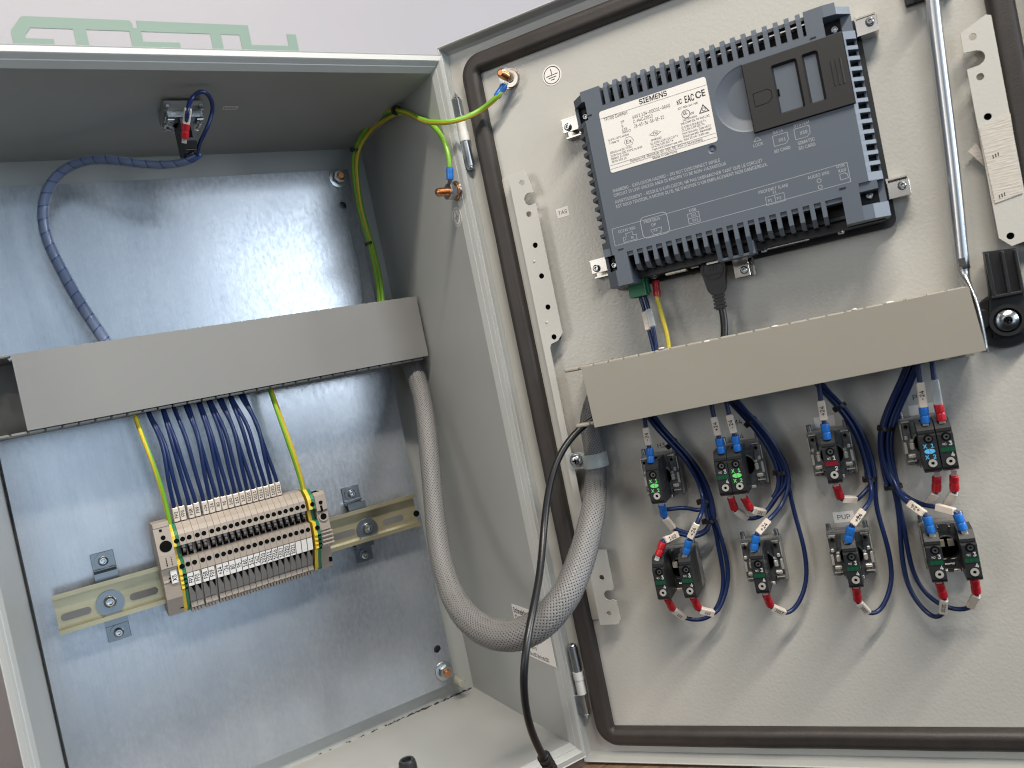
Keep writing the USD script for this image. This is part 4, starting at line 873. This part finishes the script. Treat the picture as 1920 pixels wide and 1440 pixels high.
# ================================================================== WIRES
def along(path):
    L = np.r_[0, np.cumsum(np.linalg.norm(np.diff(path, axis=0), axis=1))]
    return L, lambda s: np.array([np.interp(s, L, path[:, i]) for i in range(3)])
def marker(t, a, b, nrm, text, w=5.4, d=4.5, textsize=2.9, paper='marker_white', clear=False):
    ax = b-a; L = np.linalg.norm(ax); ax = ax/L
    n = nrm - (nrm@ax)*ax; n /= np.linalg.norm(n); y = np.cross(n, ax)
    T = np.eye(4); T[:3, 0], T[:3, 1], T[:3, 2], T[:3, 3] = ax, y, n, a
    body = cat([bx(0, L, -w/2, w/2, -d/2, d/2, 0.7)])
    sl = part(t, 'marker_sleeve', body.apply_transform(T), 'clip_clear' if clear else 'marker_white', smooth=False)
    if not clear:
        part(t, 'marker_card', bx(0.6, L-0.6, -w/2+0.5, w/2-0.5, d/2+0.02, d/2+0.2).apply_transform(T), paper, parent=sl, smooth=False)
    if text: part(t, 'marker_text', txt(text, textsize, L/2, 0, d/2+0.22, sx=0.92, bold=True).apply_transform(T), 'ink', parent=sl, smooth=False)
def wire(label, pts, nrm, crimp=None, text=None, m0=16.2, m1=31, r=1.75, group=None, c0=1.8, c1=13.8, ends=True, clear=False, textsize=2.9, mat_='wire_blue'):
    """pts: world points from the terminal end on"""
    t = thing('wire', label, 'wire', WORLD, pts[0], group=group)
    path = spline(local(t, pts), 2.2); L, P = along(path)
    s0 = c0 if crimp else 0
    keep = path[L >= s0] if crimp else path
    part(t, 'insulation', tube(keep, r, 8), mat_, smooth=True)
    if crimp:
        a, b = P(c0), P(c1); ax = (b-a)/np.linalg.norm(b-a)
        q = [a + ax*f*(c1-c0) for f in (0, .04, .40, .48, .56, .9, 1.0)]
        part(t, 'crimp_sleeve', tube(np.array(q), np.array([2.6, 3.05, 3.1, 2.65, 3.15, 3.25, 3.0]), 14), 'crimp_'+crimp, smooth=50)
        e0 = P(0); n = nrm-(nrm@ax)*ax; n /= np.linalg.norm(n); y = np.cross(n, ax)
        T = np.eye(4); T[:3, 0], T[:3, 1], T[:3, 2], T[:3, 3] = ax, y, n, a
        part(t, 'lug', cat([bx(-c0-2.5, 1.0, -1.9, 1.9, -0.6, 0.6, 0.2)]).apply_transform(T), 'bright_screw', smooth=False)
    if m1: marker(t, P(m0), P(m1), nrm, text, clear=clear, textsize=textsize)
    return t
def D(pts): return np.array([dw(*p) for p in pts])
DN = DOOR.Z
G1 = 'blue wires tied along the push button blocks'
def jit(p, k): return [(u+du, v, h+dh) for (u, v, h), (du, dh) in zip(p, [(((k*7+i*3) % 5-2)*0.9, ((k*5+i*2) % 4)*0.7) for i in range(len(p))])]
def off(p, d, dh=0): return [(u+d*1.6, v+d*0.4, h+dh) for u, v, h in p]
B1 = [(1330, 968, 10), (1322, 925, 10), (1302, 880, 12), (1268, 838, 14), (1232, 798, 20), (1214, 766, 34)]
wire('blue wire tagged -24 with blue crimp down to the upper left button block', D([(1221, 872, 37), (1219, 850, 36), (1213, 815, 36), (1208, 780, 37), (1204, 750, 38)]), DN, 'blue', '-24')
wire('blue wire from the bottom of the upper left button block, plain tag hanging below', D([(1240, 945, 34), (1244, 962, 28), (1254, 985, 22), (1272, 994, 17), (1300, 1001, 13), (1324, 992, 12)] + B1), DN, 'blue', None, m0=15.8, m1=29.5)
wire('short blue wire running level from the upper left button block to its bundle', D([(1246, 955, 26), (1262, 954, 20), (1290, 953, 15), (1312, 956, 12), (1326, 945, 11)] + off(B1[1:], 4)), DN, None, None, m1=0, group=G1)
wire('blue wire tagged 160 with red crimp to the lower left twin block', D([(1233, 1046, 37), (1237, 1030, 37), (1246, 1013, 34), (1272, 1001, 25), (1300, 1006, 18), (1328, 990, 14)] + off(B1, -3, 2)), DN, 'red', '160', m0=15.8, m1=29.5)
wire('blue wire tagged +24 with blue crimp to the lower left twin block', D([(1285, 1042, 37), (1289, 1020, 38), (1298, 1000, 38), (1311, 972, 36), (1318, 950, 26)] + off(B1[1:], -4, 6)), DN, 'blue', '+24', m0=15.8, m1=29.5)
wire('blue wire with red crimp from the lower left twin block, leftmost bottom tag', D([(1250, 1120, 34), (1256, 1134, 30), (1266, 1147, 25), (1290, 1160, 18), (1325, 1158, 14), (1350, 1125, 12), (1356, 1080, 10), (1346, 1020, 10), (1338, 985, 10)] + B1), DN, 'red', '161', m0=15.8, m1=29.5, textsize=2.2)
wire('blue wire with red crimp from the lower left twin block, right bottom tag', D([(1298, 1118, 34), (1305, 1133, 30), (1315, 1146, 26), (1338, 1150, 20), (1358, 1118, 14), (1365, 1075, 12), (1354, 1015, 12), (1344, 985, 12)] + off(B1, 5, 2)), DN, 'red', '162', m0=15.8, m1=29.5, textsize=2.2)
B2 = [(1457, 935, 12), (1468, 900, 12), (1452, 850, 13), (1422, 805, 15), (1390, 770, 22), (1368, 742, 34)]
wire('blue wire tagged +24 with blue crimp at the second upper block', D([(1354, 854, 37), (1350, 832, 38), (1344, 805, 38), (1336, 770, 38), (1331, 735, 40)]), DN, 'blue', '+24', m0=16.2)
wire('blue wire tagged minus 24 with blue crimp beside the green lamp module', D([(1384, 850, 37), (1380, 828, 38), (1373, 800, 38), (1363, 760, 38), (1358, 730, 40)]), DN, 'blue', '-24', m0=16.2)
wire('blue wire with red crimp below the NO contact of the second upper block', D([(1369, 930, 34), (1374, 945, 30), (1383, 962, 24), (1402, 972, 18), (1425, 968, 14), (1446, 948, 12)] + B2[1:]), DN, 'red', '', m0=15.8, m1=29.5)
wire('blue wire with red crimp below the green lamp module of the second upper block', D([(1394, 930, 34), (1400, 945, 30), (1411, 957, 26), (1432, 962, 18), (1450, 940, 14)] + off(B2[1:], 4, 2)), DN, 'red', '121', m0=15.8, m1=29.5, textsize=2.2)
wire('blue wire tagged +24 with blue crimp to the second lower block', D([(1413, 1035, 37), (1415, 1012, 38), (1425, 993, 36), (1446, 970, 30), (1464, 948, 20)] + off(B2[1:], 7, 3)), DN, 'blue', '+24', m0=15.8, m1=29.5)
wire('blue wire tagged 1017 with red crimp curling below the second lower block', D([(1435, 1112, 34), (1440, 1126, 30), (1452, 1143, 25), (1478, 1148, 18), (1503, 1118, 13), (1512, 1068, 11), (1503, 1010, 10), (1488, 955, 10), (1477, 905, 12)] + off(B2[2:], 5, 1)), DN, 'red', '1017', m0=15.8, m1=29.5, textsize=2.4)
B3 = [(1634, 905, 10), (1630, 868, 10), (1610, 812, 11), (1578, 765, 14), (1548, 733, 22), (1530, 705, 34)]
wire('blue wire tagged +24 with blue crimp to the red windowed block', D([(1552, 828, 37), (1548, 806, 38), (1542, 772, 38), (1537, 735, 38), (1531, 700, 40)]), DN, 'blue', '+24', m0=16.2)
wire('blue wire with red crimp below the red windowed block', D([(1567, 908, 34), (1571, 922, 30), (1581, 938, 25), (1603, 938, 18), (1622, 922, 12)] + B3), DN, 'red', '', m0=15.8, m1=29.5)
wire('blue wire tagged +24 crossing in front of the PUP sticker', D([(1589, 1020, 37), (1592, 996, 38), (1603, 976, 38), (1625, 948, 32), (1634, 920, 18)] + off(B3[1:], -4, 3)), DN, 'blue', '+24', m0=15.8, m1=29.5)
wire('blue wire with red crimp curling below the block under the PUP sticker', D([(1604, 1100, 34), (1607, 1115, 30), (1615, 1140, 25), (1642, 1148, 17), (1666, 1112, 12), (1671, 1068, 10), (1660, 1010, 10), (1644, 950, 10)] + off(B3, 4, 1)), DN, 'red', '1020', m0=15.8, m1=29.5, textsize=2.2)
B4 = [(1674, 915, 10), (1662, 860, 10), (1662, 805, 11), (1684, 745, 14), (1708, 690, 24), (1716, 660, 34)]
wire('blue wire tagged -24 with blue crimp to the blue lamp module', D([(1736, 798, 37), (1733, 775, 38), (1728, 740, 38), (1722, 695, 38), (1718, 665, 40)]), DN, 'blue', '-24', m0=13)
wire('blue wire in clear sleeve with red crimp at the upper right block', D([(1767, 793, 37), (1762, 770, 38), (1755, 735, 38), (1749, 690, 38), (1746, 660, 40)]), DN, 'red', '', m0=13, clear=True)
wire('blue wire with red crimp below the blue lamp module', D([(1755, 890, 34), (1758, 905, 31), (1753, 928, 27), (1738, 946, 20), (1708, 938, 14), (1682, 920, 11)] + B4[1:]), DN, 'red', '', m0=15.8, m1=29.5)
wire('blue wire with red crimp below the NO contact of the upper right block', D([(1788, 888, 34), (1790, 903, 31), (1787, 930, 27), (1768, 950, 20), (1730, 945, 15), (1690, 922, 13)] + off(B4[1:], 3, 2)), DN, 'red', '', m0=15.8, m1=29.5)
wire('blue wire tagged +24 upside down at the lower right block', D([(1747, 1003, 37), (1743, 980, 38), (1730, 960, 36), (1695, 936, 26), (1676, 900, 14)] + off(B4[1:], -3, 2)), DN, 'blue', '+24', m0=15.8, m1=29.5)
wire('blue wire in clear sleeve with blue crimp at the lower right block', D([(1807, 998, 37), (1801, 973, 38), (1788, 958, 36), (1752, 950, 28), (1706, 938, 18), (1678, 915, 14)] + off(B4[1:], -4, 4)), DN, 'blue', None, m0=15.8, m1=29.5)
wire('blue wire tagged 1010 with red crimp curling below the lower right block', D([(1761, 1090, 34), (1765, 1106, 31), (1771, 1140, 26), (1752, 1156, 18), (1716, 1122, 12), (1694, 1060, 10), (1688, 1000, 9), (1682, 945, 9)] + off(B4[1:], 1)), DN, 'red', '1010', m0=15.8, m1=29.5, textsize=2.4)
wire('blue wire with red crimp from the rightmost lower contact', D([(1827, 1082, 34), (1829, 1098, 31), (1829, 1126, 26), (1806, 1142, 19), (1762, 1132, 14), (1722, 1092, 10), (1702, 1030, 9), (1690, 965, 9)] + off(B4[1:], 5)), DN, 'red', '', m0=15.8, m1=29.5)
for lab_, bnd, d_ in (('second blue wire lying along the bundle left of the blue lamp module', B4, 7), ('third blue wire lying along the bundle left of the blue lamp module', B4, -6), ('blue wire lying along the bundle right of the upper left button block', B1, 6), ('blue wire lying along the bundle right of the red windowed block', B3, -5), ('blue wire lying along the bundle right of the second upper block', B2, -5)):
    wire(lab_, D(off(bnd, d_, 1)), DN, None, None, m1=0)
# cable ties
def tie(label, c, tan, R, nrm):
    t = thing('cable_tie', label, 'cable tie', WORLD, c)
    tan = np.asarray(tan, float); tan /= np.linalg.norm(tan)
    n = nrm - (nrm@tan)*tan; n /= np.linalg.norm(n); y = np.cross(n, tan)
    T = np.eye(4); T[:3, 0], T[:3, 1], T[:3, 2] = y, n, tan
    part(t, 'strap', ring(R-0.3, R+0.9, -1.4, 1.4, 0, 0, 20).apply_transform(T), 'black_rubber')
    part(t, 'head', cat([bx(-R-1.6, -R+1.4, -2.2, 2.2, -2.2, 2.2, 0.6), bx(-R-0.7, -R+0.2, 2.2, 3.4, -1.1, 1.1)]).apply_transform(T), 'black_rubber', smooth=False)
for (u, v, h, u2, v2, R, l) in ((1260, 831, 14, 1280, 852, 4.4, 'black cable tie on the bundle above the upper left button block'), (1320, 939, 11, 1325, 955, 4.4, 'black cable tie on the bundle right of the upper left button block'), (1330, 976, 12, 1334, 990, 4.6, 'black cable tie on the bundle just above the lower left twin block'),
                              (1408, 790, 16, 1425, 808, 4.4, 'black cable tie on the bundle above the second upper block'), (1465, 885, 13, 1467, 900, 4.6, 'black cable tie on the bundle right of the second upper block'), (1575, 762, 14, 1590, 782, 4.0, 'black cable tie on the bundle above the red windowed block'),
                              (1632, 898, 11, 1634, 915, 4.0, 'black cable tie on the bundle right of the red windowed block'), (1662, 803, 12, 1661, 830, 4.8, 'black cable tie on the bundle left of the blue lamp module'), (1676, 912, 12, 1680, 930, 5.2, 'black cable tie on the bundle above the lower right block')):
    tie(l, dw(u, v, h), dw(u2, v2, h)-dw(u, v, h), R, DN)

# wires from the left duct down to the terminals
EX = [-276.5, -275.0, -265.5, -263.8, -255.4, -244.6, -242.4, -234.0, -232.0, -224.0, -222.4, -213.6, -211.8, -205.4, -203.2, -194.0, -192.2]
PN = PLATE.Z
for i in range(17):
    x0, x1 = term_x(i), EX[i]+rng.uniform(-0.8, 0.8); b = rng.uniform(-2.5, 2.5)
    pts = PLATE.w(np.array([(x0, 272, 36), (x0, 282, 38), (x0-0.3, 291, 41), (x0+(x1-x0)*0.30+b*0.3, 318, 47+b), (x0+(x1-x0)*0.66+1.0+b, 350, 50), (x1+0.4, 372, 44), (x1, 392, 33)]))
    t = thing('wire', f'blue wire from the duct to the terminal tagged {LABELS[i]}, {ORD[i]} from the left', 'wire', WORLD, pts[0], group='blue wires from the duct to the terminals')
    path = spline(local(t, pts), 3.0); part(t, 'insulation', tube(path, 1.8, 10), 'wire_blue', smooth=True)
    a, bb = local(t, PLATE.w([(x0, 276.6, 37.6), (x0, 289.5+rng.uniform(-0.7, 0.7), 40.8)])); marker(t, a, bb, PN, LABELS[i], w=4.9, d=4.0, textsize=2.7)
def pe_wire(label, pts, r=1.7, phase=0.0, name='earth_wire', span=2.3, twist=0.022):
    t = thing(name, label, 'wire', WORLD, pts[0]); path = spline(local(t, pts), 3.0)
    part(t, 'insulation', tube(path, r, 12), 'wire_green', smooth=True)
    part(t, 'yellow_stripe', tube(path, r*1.03, 8, phase, phase+span, twist=twist), 'wire_yellow', smooth=True)
    return t, path
pe_wire('green yellow earth wire from the left duct to the left earth terminal', PLATE.w(np.array([(-278.5, 268, 36), (-278.8, 285, 40), (-280, 310, 46), (-283.5, 340, 50), (-287.5, 372, 45), (-288, 392, 33)])), 2.0, -3.4, span=2.2, twist=0.018)
pe_wire('green yellow earth wire from the left duct to the right earth terminal', PLATE.w(np.array([(-155.0, 268, 36), (-156, 285, 40), (-160, 312, 46), (-164.5, 345, 48), (-166.4, 372, 42), (-166, 392, 33)])), 2.0, -0.1, span=2.0, twist=0.005)
pe_wire('second green yellow earth wire close beside the one to the right earth terminal', PLATE.w(np.array([(-153.4, 268, 33), (-154.4, 285, 37), (-157.5, 312, 42), (-161.0, 340, 42), (-164.0, 372, 36), (-164.5, 392, 30)])), 2.0, -0.4, span=2.0, twist=0.007)

# earth wires looping from the cabinet to the door and to the right wall
def pp(u, v, h): return pw(u, v, h)
common = [pp(712, 585, 34), pp(706, 520, 30), pp(692, 457, 26), pp(674, 395, 24), pp(664, 335, 26), pp(666, 281, 36), xat(688, 240, -14), xat(715, 214, -10), xat(744, 207, -7)]
tA, pathA = pe_wire('bright green yellow earth wire looping out to the copper stud on the door', common + [xat(775, 216, -5), yat(808, 229, 6), yat(850, 227, -14), dw(898, 208, 17), dw(925, 188, 15), dw(940, 172, 12)], 2.3, 2.6, span=0.9, twist=0.007)
tB, _ = pe_wire('green yellow earth wire from the cabinet loop down to its right wall stud', [p + np.array([2.6, -2.4, -2.0]) for p in common[:6]] + [xat(694, 246, -10), xat(722, 224, -7), xat(748, 212, -5), xat(780, 219, -4), xat(810, 234, -4), xat(829, 258, -4), xat(840, 288, -5), xat(843, 318, -7)], 2.3, 2.6, span=2.0, twist=0.012)
def ring_lug(t, a, b, stud, nrm):
    a, b, stud = local(t, [a, b, stud]); n = np.asarray(nrm, float)
    part(t, 'crimp_sleeve', tube(np.linspace(a, b, 6), np.array([3.0, 3.3, 3.2, 3.1, 3.4, 3.0]), 14), 'crimp_blue', smooth=50)
    ax = (stud-b)/np.linalg.norm(stud-b); n = n-(n@ax)*ax; n /= np.linalg.norm(n); y = np.cross(n, ax); L = np.linalg.norm(stud-b)
    T = np.eye(4); T[:3, 0], T[:3, 1], T[:3, 2], T[:3, 3] = ax, y, n, b
    part(t, 'ring_lug', cat([bx(-1, L-4, -2.2, 2.2, -0.6, 0.6), ring(3.6, 7.0, -0.6, 0.6, L, 0, 20)]).apply_transform(T), 'tin', smooth=False)
ring_lug(tA, dw(931, 182, 14), dw(946, 160, 10), dw(957, 148, 10), DN)
ring_lug(tB, xat(843, 314, -7), xat(844, 337, -8), RIGHT.w(RIGHT.l(xat(858, 358, 0))+np.array([0, 0, 9.8])), RIGHT.Z)
for (c, tn, l) in ((xat(744, 207, -7), xat(775, 216, -5)-xat(715, 214, -10), 'black cable tie on the earth wires near the top of their loop'), (pp(666, 281, 36), pp(664, 335, 26)-pp(666, 281, 36), 'black cable tie on the earth wires in the dark upper corner'), (pp(692, 457, 26), pp(674, 395, 24)-pp(692, 457, 26), 'black cable tie on the earth wires above the left duct')):
    tie(l, c, tn, 3.8, PN)

# spiral wrapped cable from the top button to the left duct
sp = [yat(375, 288, 78), yat(362, 297, 80), yat(335, 306, 88), yat(290, 309, 97), yat(240, 304, 108), yat(190, 300, 122), yat(145, 306, 136), yat(104, 333, 148), yat(82, 380, 155), yat(86, 440, 158), yat(112, 500, 158), yat(142, 555, 155), yat(172, 602, 150), yat(200, 645, 148), yat(216, 690, 150)]
t = thing('spiral_wrapped_cable', 'blue wires in clear spiral wrap curving from the top button to the left duct', 'cable', WORLD, sp[0])
path = spline(local(t, sp), 2.0); part(t, 'wire_core', tube(path, np.linspace(3.0, 5.0, len(path)), 12), 'wrapped_blue', smooth=True)
tt, N, B = frames(path); L, _ = along(path)
V, F = [], []
pitch, wid = 11.5, 10.4
ss = np.arange(0, L[-1]-wid, 0.8); nn = len(ss)
for s in ss:
    for e in np.linspace(0, 1, 6):
        q = s + e*wid; a = 2*math.pi*s/pitch
        k = np.searchsorted(L, q); k = min(k, len(L)-1); c_ = np.array([np.interp(q, L, path[:, i]) for i in range(3)])
        rr = (3.5 + 2.1*q/L[-1]) + (0.28 if 0.05 < e < 0.95 else 0.0)
        V.append(c_ + rr*(math.cos(a)*N[k] + math.sin(a)*B[k]))
for i in range(nn-1):
    for j in range(5): F += [(i*6+j, i*6+j+1, i*6+j+7), (i*6+j, i*6+j+7, i*6+j+6)]
part(t, 'spiral_wrap', trimesh.Trimesh(np.array(V), np.array(F), process=False), 'spiral_clear', smooth=True)
# wire loop on the top button
_h = H*K
lp = [yat(346, 262, 48), yat(348, 238, 44), zat(352, 208, _h-22), zat(362, 182, _h-9), zat(378, 172, _h-6), zat(394, 184, _h-8), zat(398, 208, _h-14), yat(387, 242, 58), yat(375, 268, 68), yat(370, 292, 76)]
wire('dark blue wire tagged FS8 looping over the top button block', np.array(lp), np.array([0, -1.0, 0]), 'red', 'FS8', m0=14.2, m1=28.4, r=1.7)

# ------------------------------------------------------------------ grey braided sleeve looping from cabinet to door
br = [yat(742, 640, 168), yat(764, 672, 163), yat(781, 708, 150), yat(795, 765, 126), yat(806, 860, 96), yat(814, 950, 78), yat(826, 1040, 54), yat(850, 1118, 22), yat(890, 1170, -14), yat(945, 1192, -46), yat(1003, 1176, -70), yat(1056, 1122, -82), yat(1092, 1040, -80), yat(1112, 960, -70), dw(1117, 900, 14), dw(1117, 862, 13), dw(1112, 822, 13), dw(1108, 790, 15), dw(1118, 752, 18), dw(1136, 715, 22), dw(1160, 690, 24)]
t = thing('braided_sleeve', 'thick grey braided cable sleeve hanging in a loop between cabinet and door', 'cable sleeve', WORLD, br[9])
path = spline(local(t, br), 2.0); L, Pf = along(path)
R = np.interp(L/L[-1], [0, .06, .12, .3, .42, .52, .60, .70, .80, 1.0], [8.2, 9.4, 9.0, 9.2, 9.8, 11.6, 12.2, 11.0, 9.3, 9.0])
part(t, 'cable_core', tube(path, R-0.75, 16), 'braid_core', smooth=True)
tt, N, B = frames(path)
ns, V, F, base = 23, [], [], 0
tw = 2*math.pi/72.0
for hand in (1, -1):
    for k in range(ns):
        ang = 2*math.pi*k/ns + hand*tw*L
        # over-under: radius follows the crossing phase
        ph = math.pi*(k % 2) + ns/2*(hand*ang if False else ang)
        rr = R + 0.36*hand*np.sin(ns*tw*L + math.pi*k)
        c_ = path + rr[:, None]*(np.cos(ang)[:, None]*N + np.sin(ang)[:, None]*B)
        er = np.cos(ang)[:, None]*N + np.sin(ang)[:, None]*B
        tg = np.gradient(c_, axis=0); tg /= np.linalg.norm(tg, axis=1, keepdims=True); sd = np.cross(er, tg)
        hw, hh = 0.58*R/9.0, 0.30
        S = np.stack([c_-sd*hw[:, None]*1.0, c_+er*hh, c_+sd*hw[:, None]*1.0], 1)
        n_ = len(c_); V.append(S.reshape(-1, 3))
        i = np.arange(n_-1)[:, None]*3 + base
        F.append(np.concatenate([np.stack([i+j, i+j+1, i+j+4], -1).reshape(-1, 3) for j in (0, 1)] + [np.stack([i+j, i+j+4, i+j+3], -1).reshape(-1, 3) for j in (0, 1)]))
        base += n_*3
part(t, 'braid', trimesh.Trimesh(np.vstack(V), np.vstack(F), process=False), 'braid_grey', smooth=True, kind='stuff')
# clear clip holding the sleeve on the door
o = at(1083, 862, DOOR, 12)
t = thing('cable_clip', 'clear plastic cable clip screwed to the door, holding the braided sleeve', 'clip', DOOR, (o[0], o[1], 12))
ca = DOOR.l(dw(1117, 866, 13)) - np.array([o[0], o[1], 12])
arc = [(ca[0]+10.4*math.cos(a), ca[2]+10.4*math.sin(a)) for a in np.radians(np.linspace(-35, 215, 22))]
m = prism(LineString([(-7, 0.9), (4, 0.9)] + arc[::-1][2:]).buffer(0.6, cap_style='flat'), -6, 6); v = np.array(m.vertices)
m.vertices = np.stack([v[:, 0], v[:, 2]+ca[1]*0.5, v[:, 1]], 1); m.invert()
part(t, 'strap', m, 'clip_clear', smooth=False)
part(t, 'tab', prism(rrect(-8.5, 7.5, -6.5, 6.5, 3), 0.1, 1.7), 'clip_clear', smooth=False)
part(t, 'screw', [rev([(0, 1.8), (6.4, 1.8), (6.4, 2.8), (0, 2.8)], 26), pan(5.3, 3.6, 0, 0, 2.8, 0.2, 24)], 'zinc')
part(t, 'cross_recess', [bx(-2.6, 2.6, -0.55, 0.55, 5.2, 6.5), bx(-0.55, 0.55, -2.6, 2.6, 5.2, 6.5)], 'hole_black', smooth=False)

# ------------------------------------------------------------------ black cable from the panel through the door duct and out again
o = dw(1339, 508, 16)
t = thing('usb_cable', 'black data cable with moulded plug under the operator panel, leaving the door duct at left', 'cable', WORLD, o)
ra = dw(1356, 600, 20)-dw(1338, 500, 20); ra /= np.linalg.norm(ra)
Tm = np.eye(4); Tm[:3, 1] = -ra; Tm[:3, 2] = DN; Tm[:3, 0] = np.cross(-ra, DN)
pl_ = unary_union([disc(0, 1, 9.6, 10), sbox(-8.6, 2, 8.6, 13), Polygon([(-9.2, 0), (9.2, 0), (6.8, -15), (4.0, -19), (-4.0, -19), (-6.8, -15)])]).buffer(-1.0).buffer(1.0)
part(t, 'plug', prism(pl_, -5.5, 5.5).apply_transform(Tm), 'black_plastic', smooth=False)
part(t, 'plug_rim', [prism(disc(0, 1, 8.2, 10).difference(disc(0, 1, 7.4, 10)), 5.5, 6.2).apply_transform(Tm), txt('m', 6, 0, 3.4, 5.6, bold=True, thick=0.5).apply_transform(Tm)] + [prism(disc(-4.5+3*q, -3.0, 1.1).difference(disc(-4.5+3*q, -3.0, 0.6)), 5.5, 6.0).apply_transform(Tm) for q in range(4)], 'black_rubber', smooth=False)
part(t, 'strain_relief', [prism(rrect(-w, w, y-1.0, y+1.2, 0.6), -w, w).apply_transform(Tm) for y, w in ((-20.4, 4.4), (-23.2, 4.2), (-26.0, 4.3), (-28.8, 4.5))] + [prism(sbox(-3.2, -31, 3.2, -18), -3.2, 3.2).apply_transform(Tm)], 'black_plastic', smooth=False)
cp = local(t, [dw(1350, 565, 16), dw(1355, 585, 17), dw(1358, 610, 19), dw(1357, 640, 22), dw(1340, 690, 25), dw(1270, 725, 25), dw(1180, 760, 26), dw(1120, 782, 34), dw(1086, 806, 42), yat(1052, 850, -62), yat(1030, 915, -62), yat(1020, 990, -66), yat(1011, 1080, -84), yat(995, 1165, -104), yat(984, 1240, -112), yat(983, 1300, -108), yat(995, 1365, -96), yat(1014, 1410, -84), yat(1034, 1445, -74), yat(1060, 1490, -60)])
cpath = spline(cp, 3); part(t, 'cable', tube(cpath, 2.9, 12), 'black_rubber', smooth=True)
a, b = local(t, [yat(1018, 1416, -82), yat(1046, 1464, -68)]); ax = (b-a); 
part(t, 'cable_boot', [tube(np.array([a+ax*f for f in (0, 0.04, 0.3, 1)]), np.array([3.4, 4.4, 4.6, 5.4]), 14)] + [tube(np.array([a+ax*f for f in (g, g+.05)]), np.array([5.3, 5.3]), 14) for g in (.06, .2, .34, .48)], 'black_rubber', smooth=40)

# ------------------------------------------------------------------ plugs and wires under the panel
o = at(1196, 533, DOOR, 16)
t = thing('power_plug', 'green two way plug under the left end of the operator panel', 'plug', DOOR, (o[0], o[1], 16))
part(t, 'housing', bx(-7.0, 7.0, -10.5, 10, -6, 7.5, 0.5), 'green_plastic', smooth=False)
part(t, 'side_rib', bx(7.0, 8.4, -9.0, 10, -6, 3, 0.3), 'green_plastic', smooth=False)
part(t, 'entry', bx(-5.2, 5.2, -10.7, -10.4, -3, 4), 'hole_black', smooth=False)
wire('blue supply wire with white tag, left one below the green plug', D([(1198, 552, 16), (1207, 578, 17), (1214, 608, 19), (1222, 640, 21), (1228, 668, 24), (1232, 690, 24)]), DN, None, '', m0=15, m1=31, r=1.6)
wire('blue supply wire with clear tag, right one below the green plug', D([(1208, 550, 16), (1216, 578, 19), (1223, 608, 23), (1229, 640, 23), (1233, 668, 24), (1236, 690, 24)]), DN, None, '', m0=14.2, m1=30, r=1.6, clear=True)
tC, _ = pe_wire('yellow green earth wire with red crimp beside the green plug', D([(1229, 548, 18), (1234, 566, 18), (1243, 598, 20), (1251, 630, 22), (1255, 660, 24), (1256, 690, 24)]), 1.8, 0.6, span=4.2)
a, b = local(tC, D([(1233, 556, 18), (1229, 527, 16)])); part(tC, 'crimp_sleeve', tube(np.linspace(a, b, 6), np.array([2.6, 3.0, 3.0, 2.7, 3.1, 2.8]), 14), 'crimp_red', smooth=50)
o = at(1226, 512, DOOR, 16)
c_ = local(tC, DOOR.w([(o[0], o[1], 16)]))[0]; Tn = np.eye(4); Tn[:3, :3] = DOOR.R; Tn[:3, 3] = c_
part(tC, 'ring_lug', cat([ring(2.4, 4.6, -0.6, 0.6), pan(3.4, 2.6, 0, 0, 0.6, 0.4)]).apply_transform(Tn), 'zinc')

# ------------------------------------------------------------------ small things at the picture's edge
_d = ray(762, 1424); q = CAM + _d*((22-CAM[2])/_d[2])
t = thing('cable_gland', 'black cable gland standing on the bright bottom wall of the cabinet', 'gland', WORLD, (q[0], q[1], 0))
part(t, 'body', [rev([(0, 0.2), (11, 0.2), (11, 6), (8.6, 7), (0, 7)], 8), rev([(0, 7), (7.6, 7), (7.6, 20), (6.4, 22), (4.4, 22), (4.2, 19), (0, 19)], 24)], 'black_plastic')
part(t, 'thread', [ring(7.2, 8.0, z, z+1.0, 0, 0, 24) for z in (9, 11.4, 13.8, 16.2)], 'black_plastic', kind='stuff')
q = yat(-12, 1400, 250)
t = thing('black_case', 'dark black case on the table at the left edge, mostly outside the picture', 'case', WORLD, (q[0]-70, 250, -26))
part(t, 'shell', bx(-60, 62, -40, 60, 0.1, q[2]+60, 8), 'black_rubber', smooth=False)
part(t, 'lid', bx(-61, 63, -41, 61, q[2]+60.5, q[2]+72, 5), 'black_plastic', smooth=False)
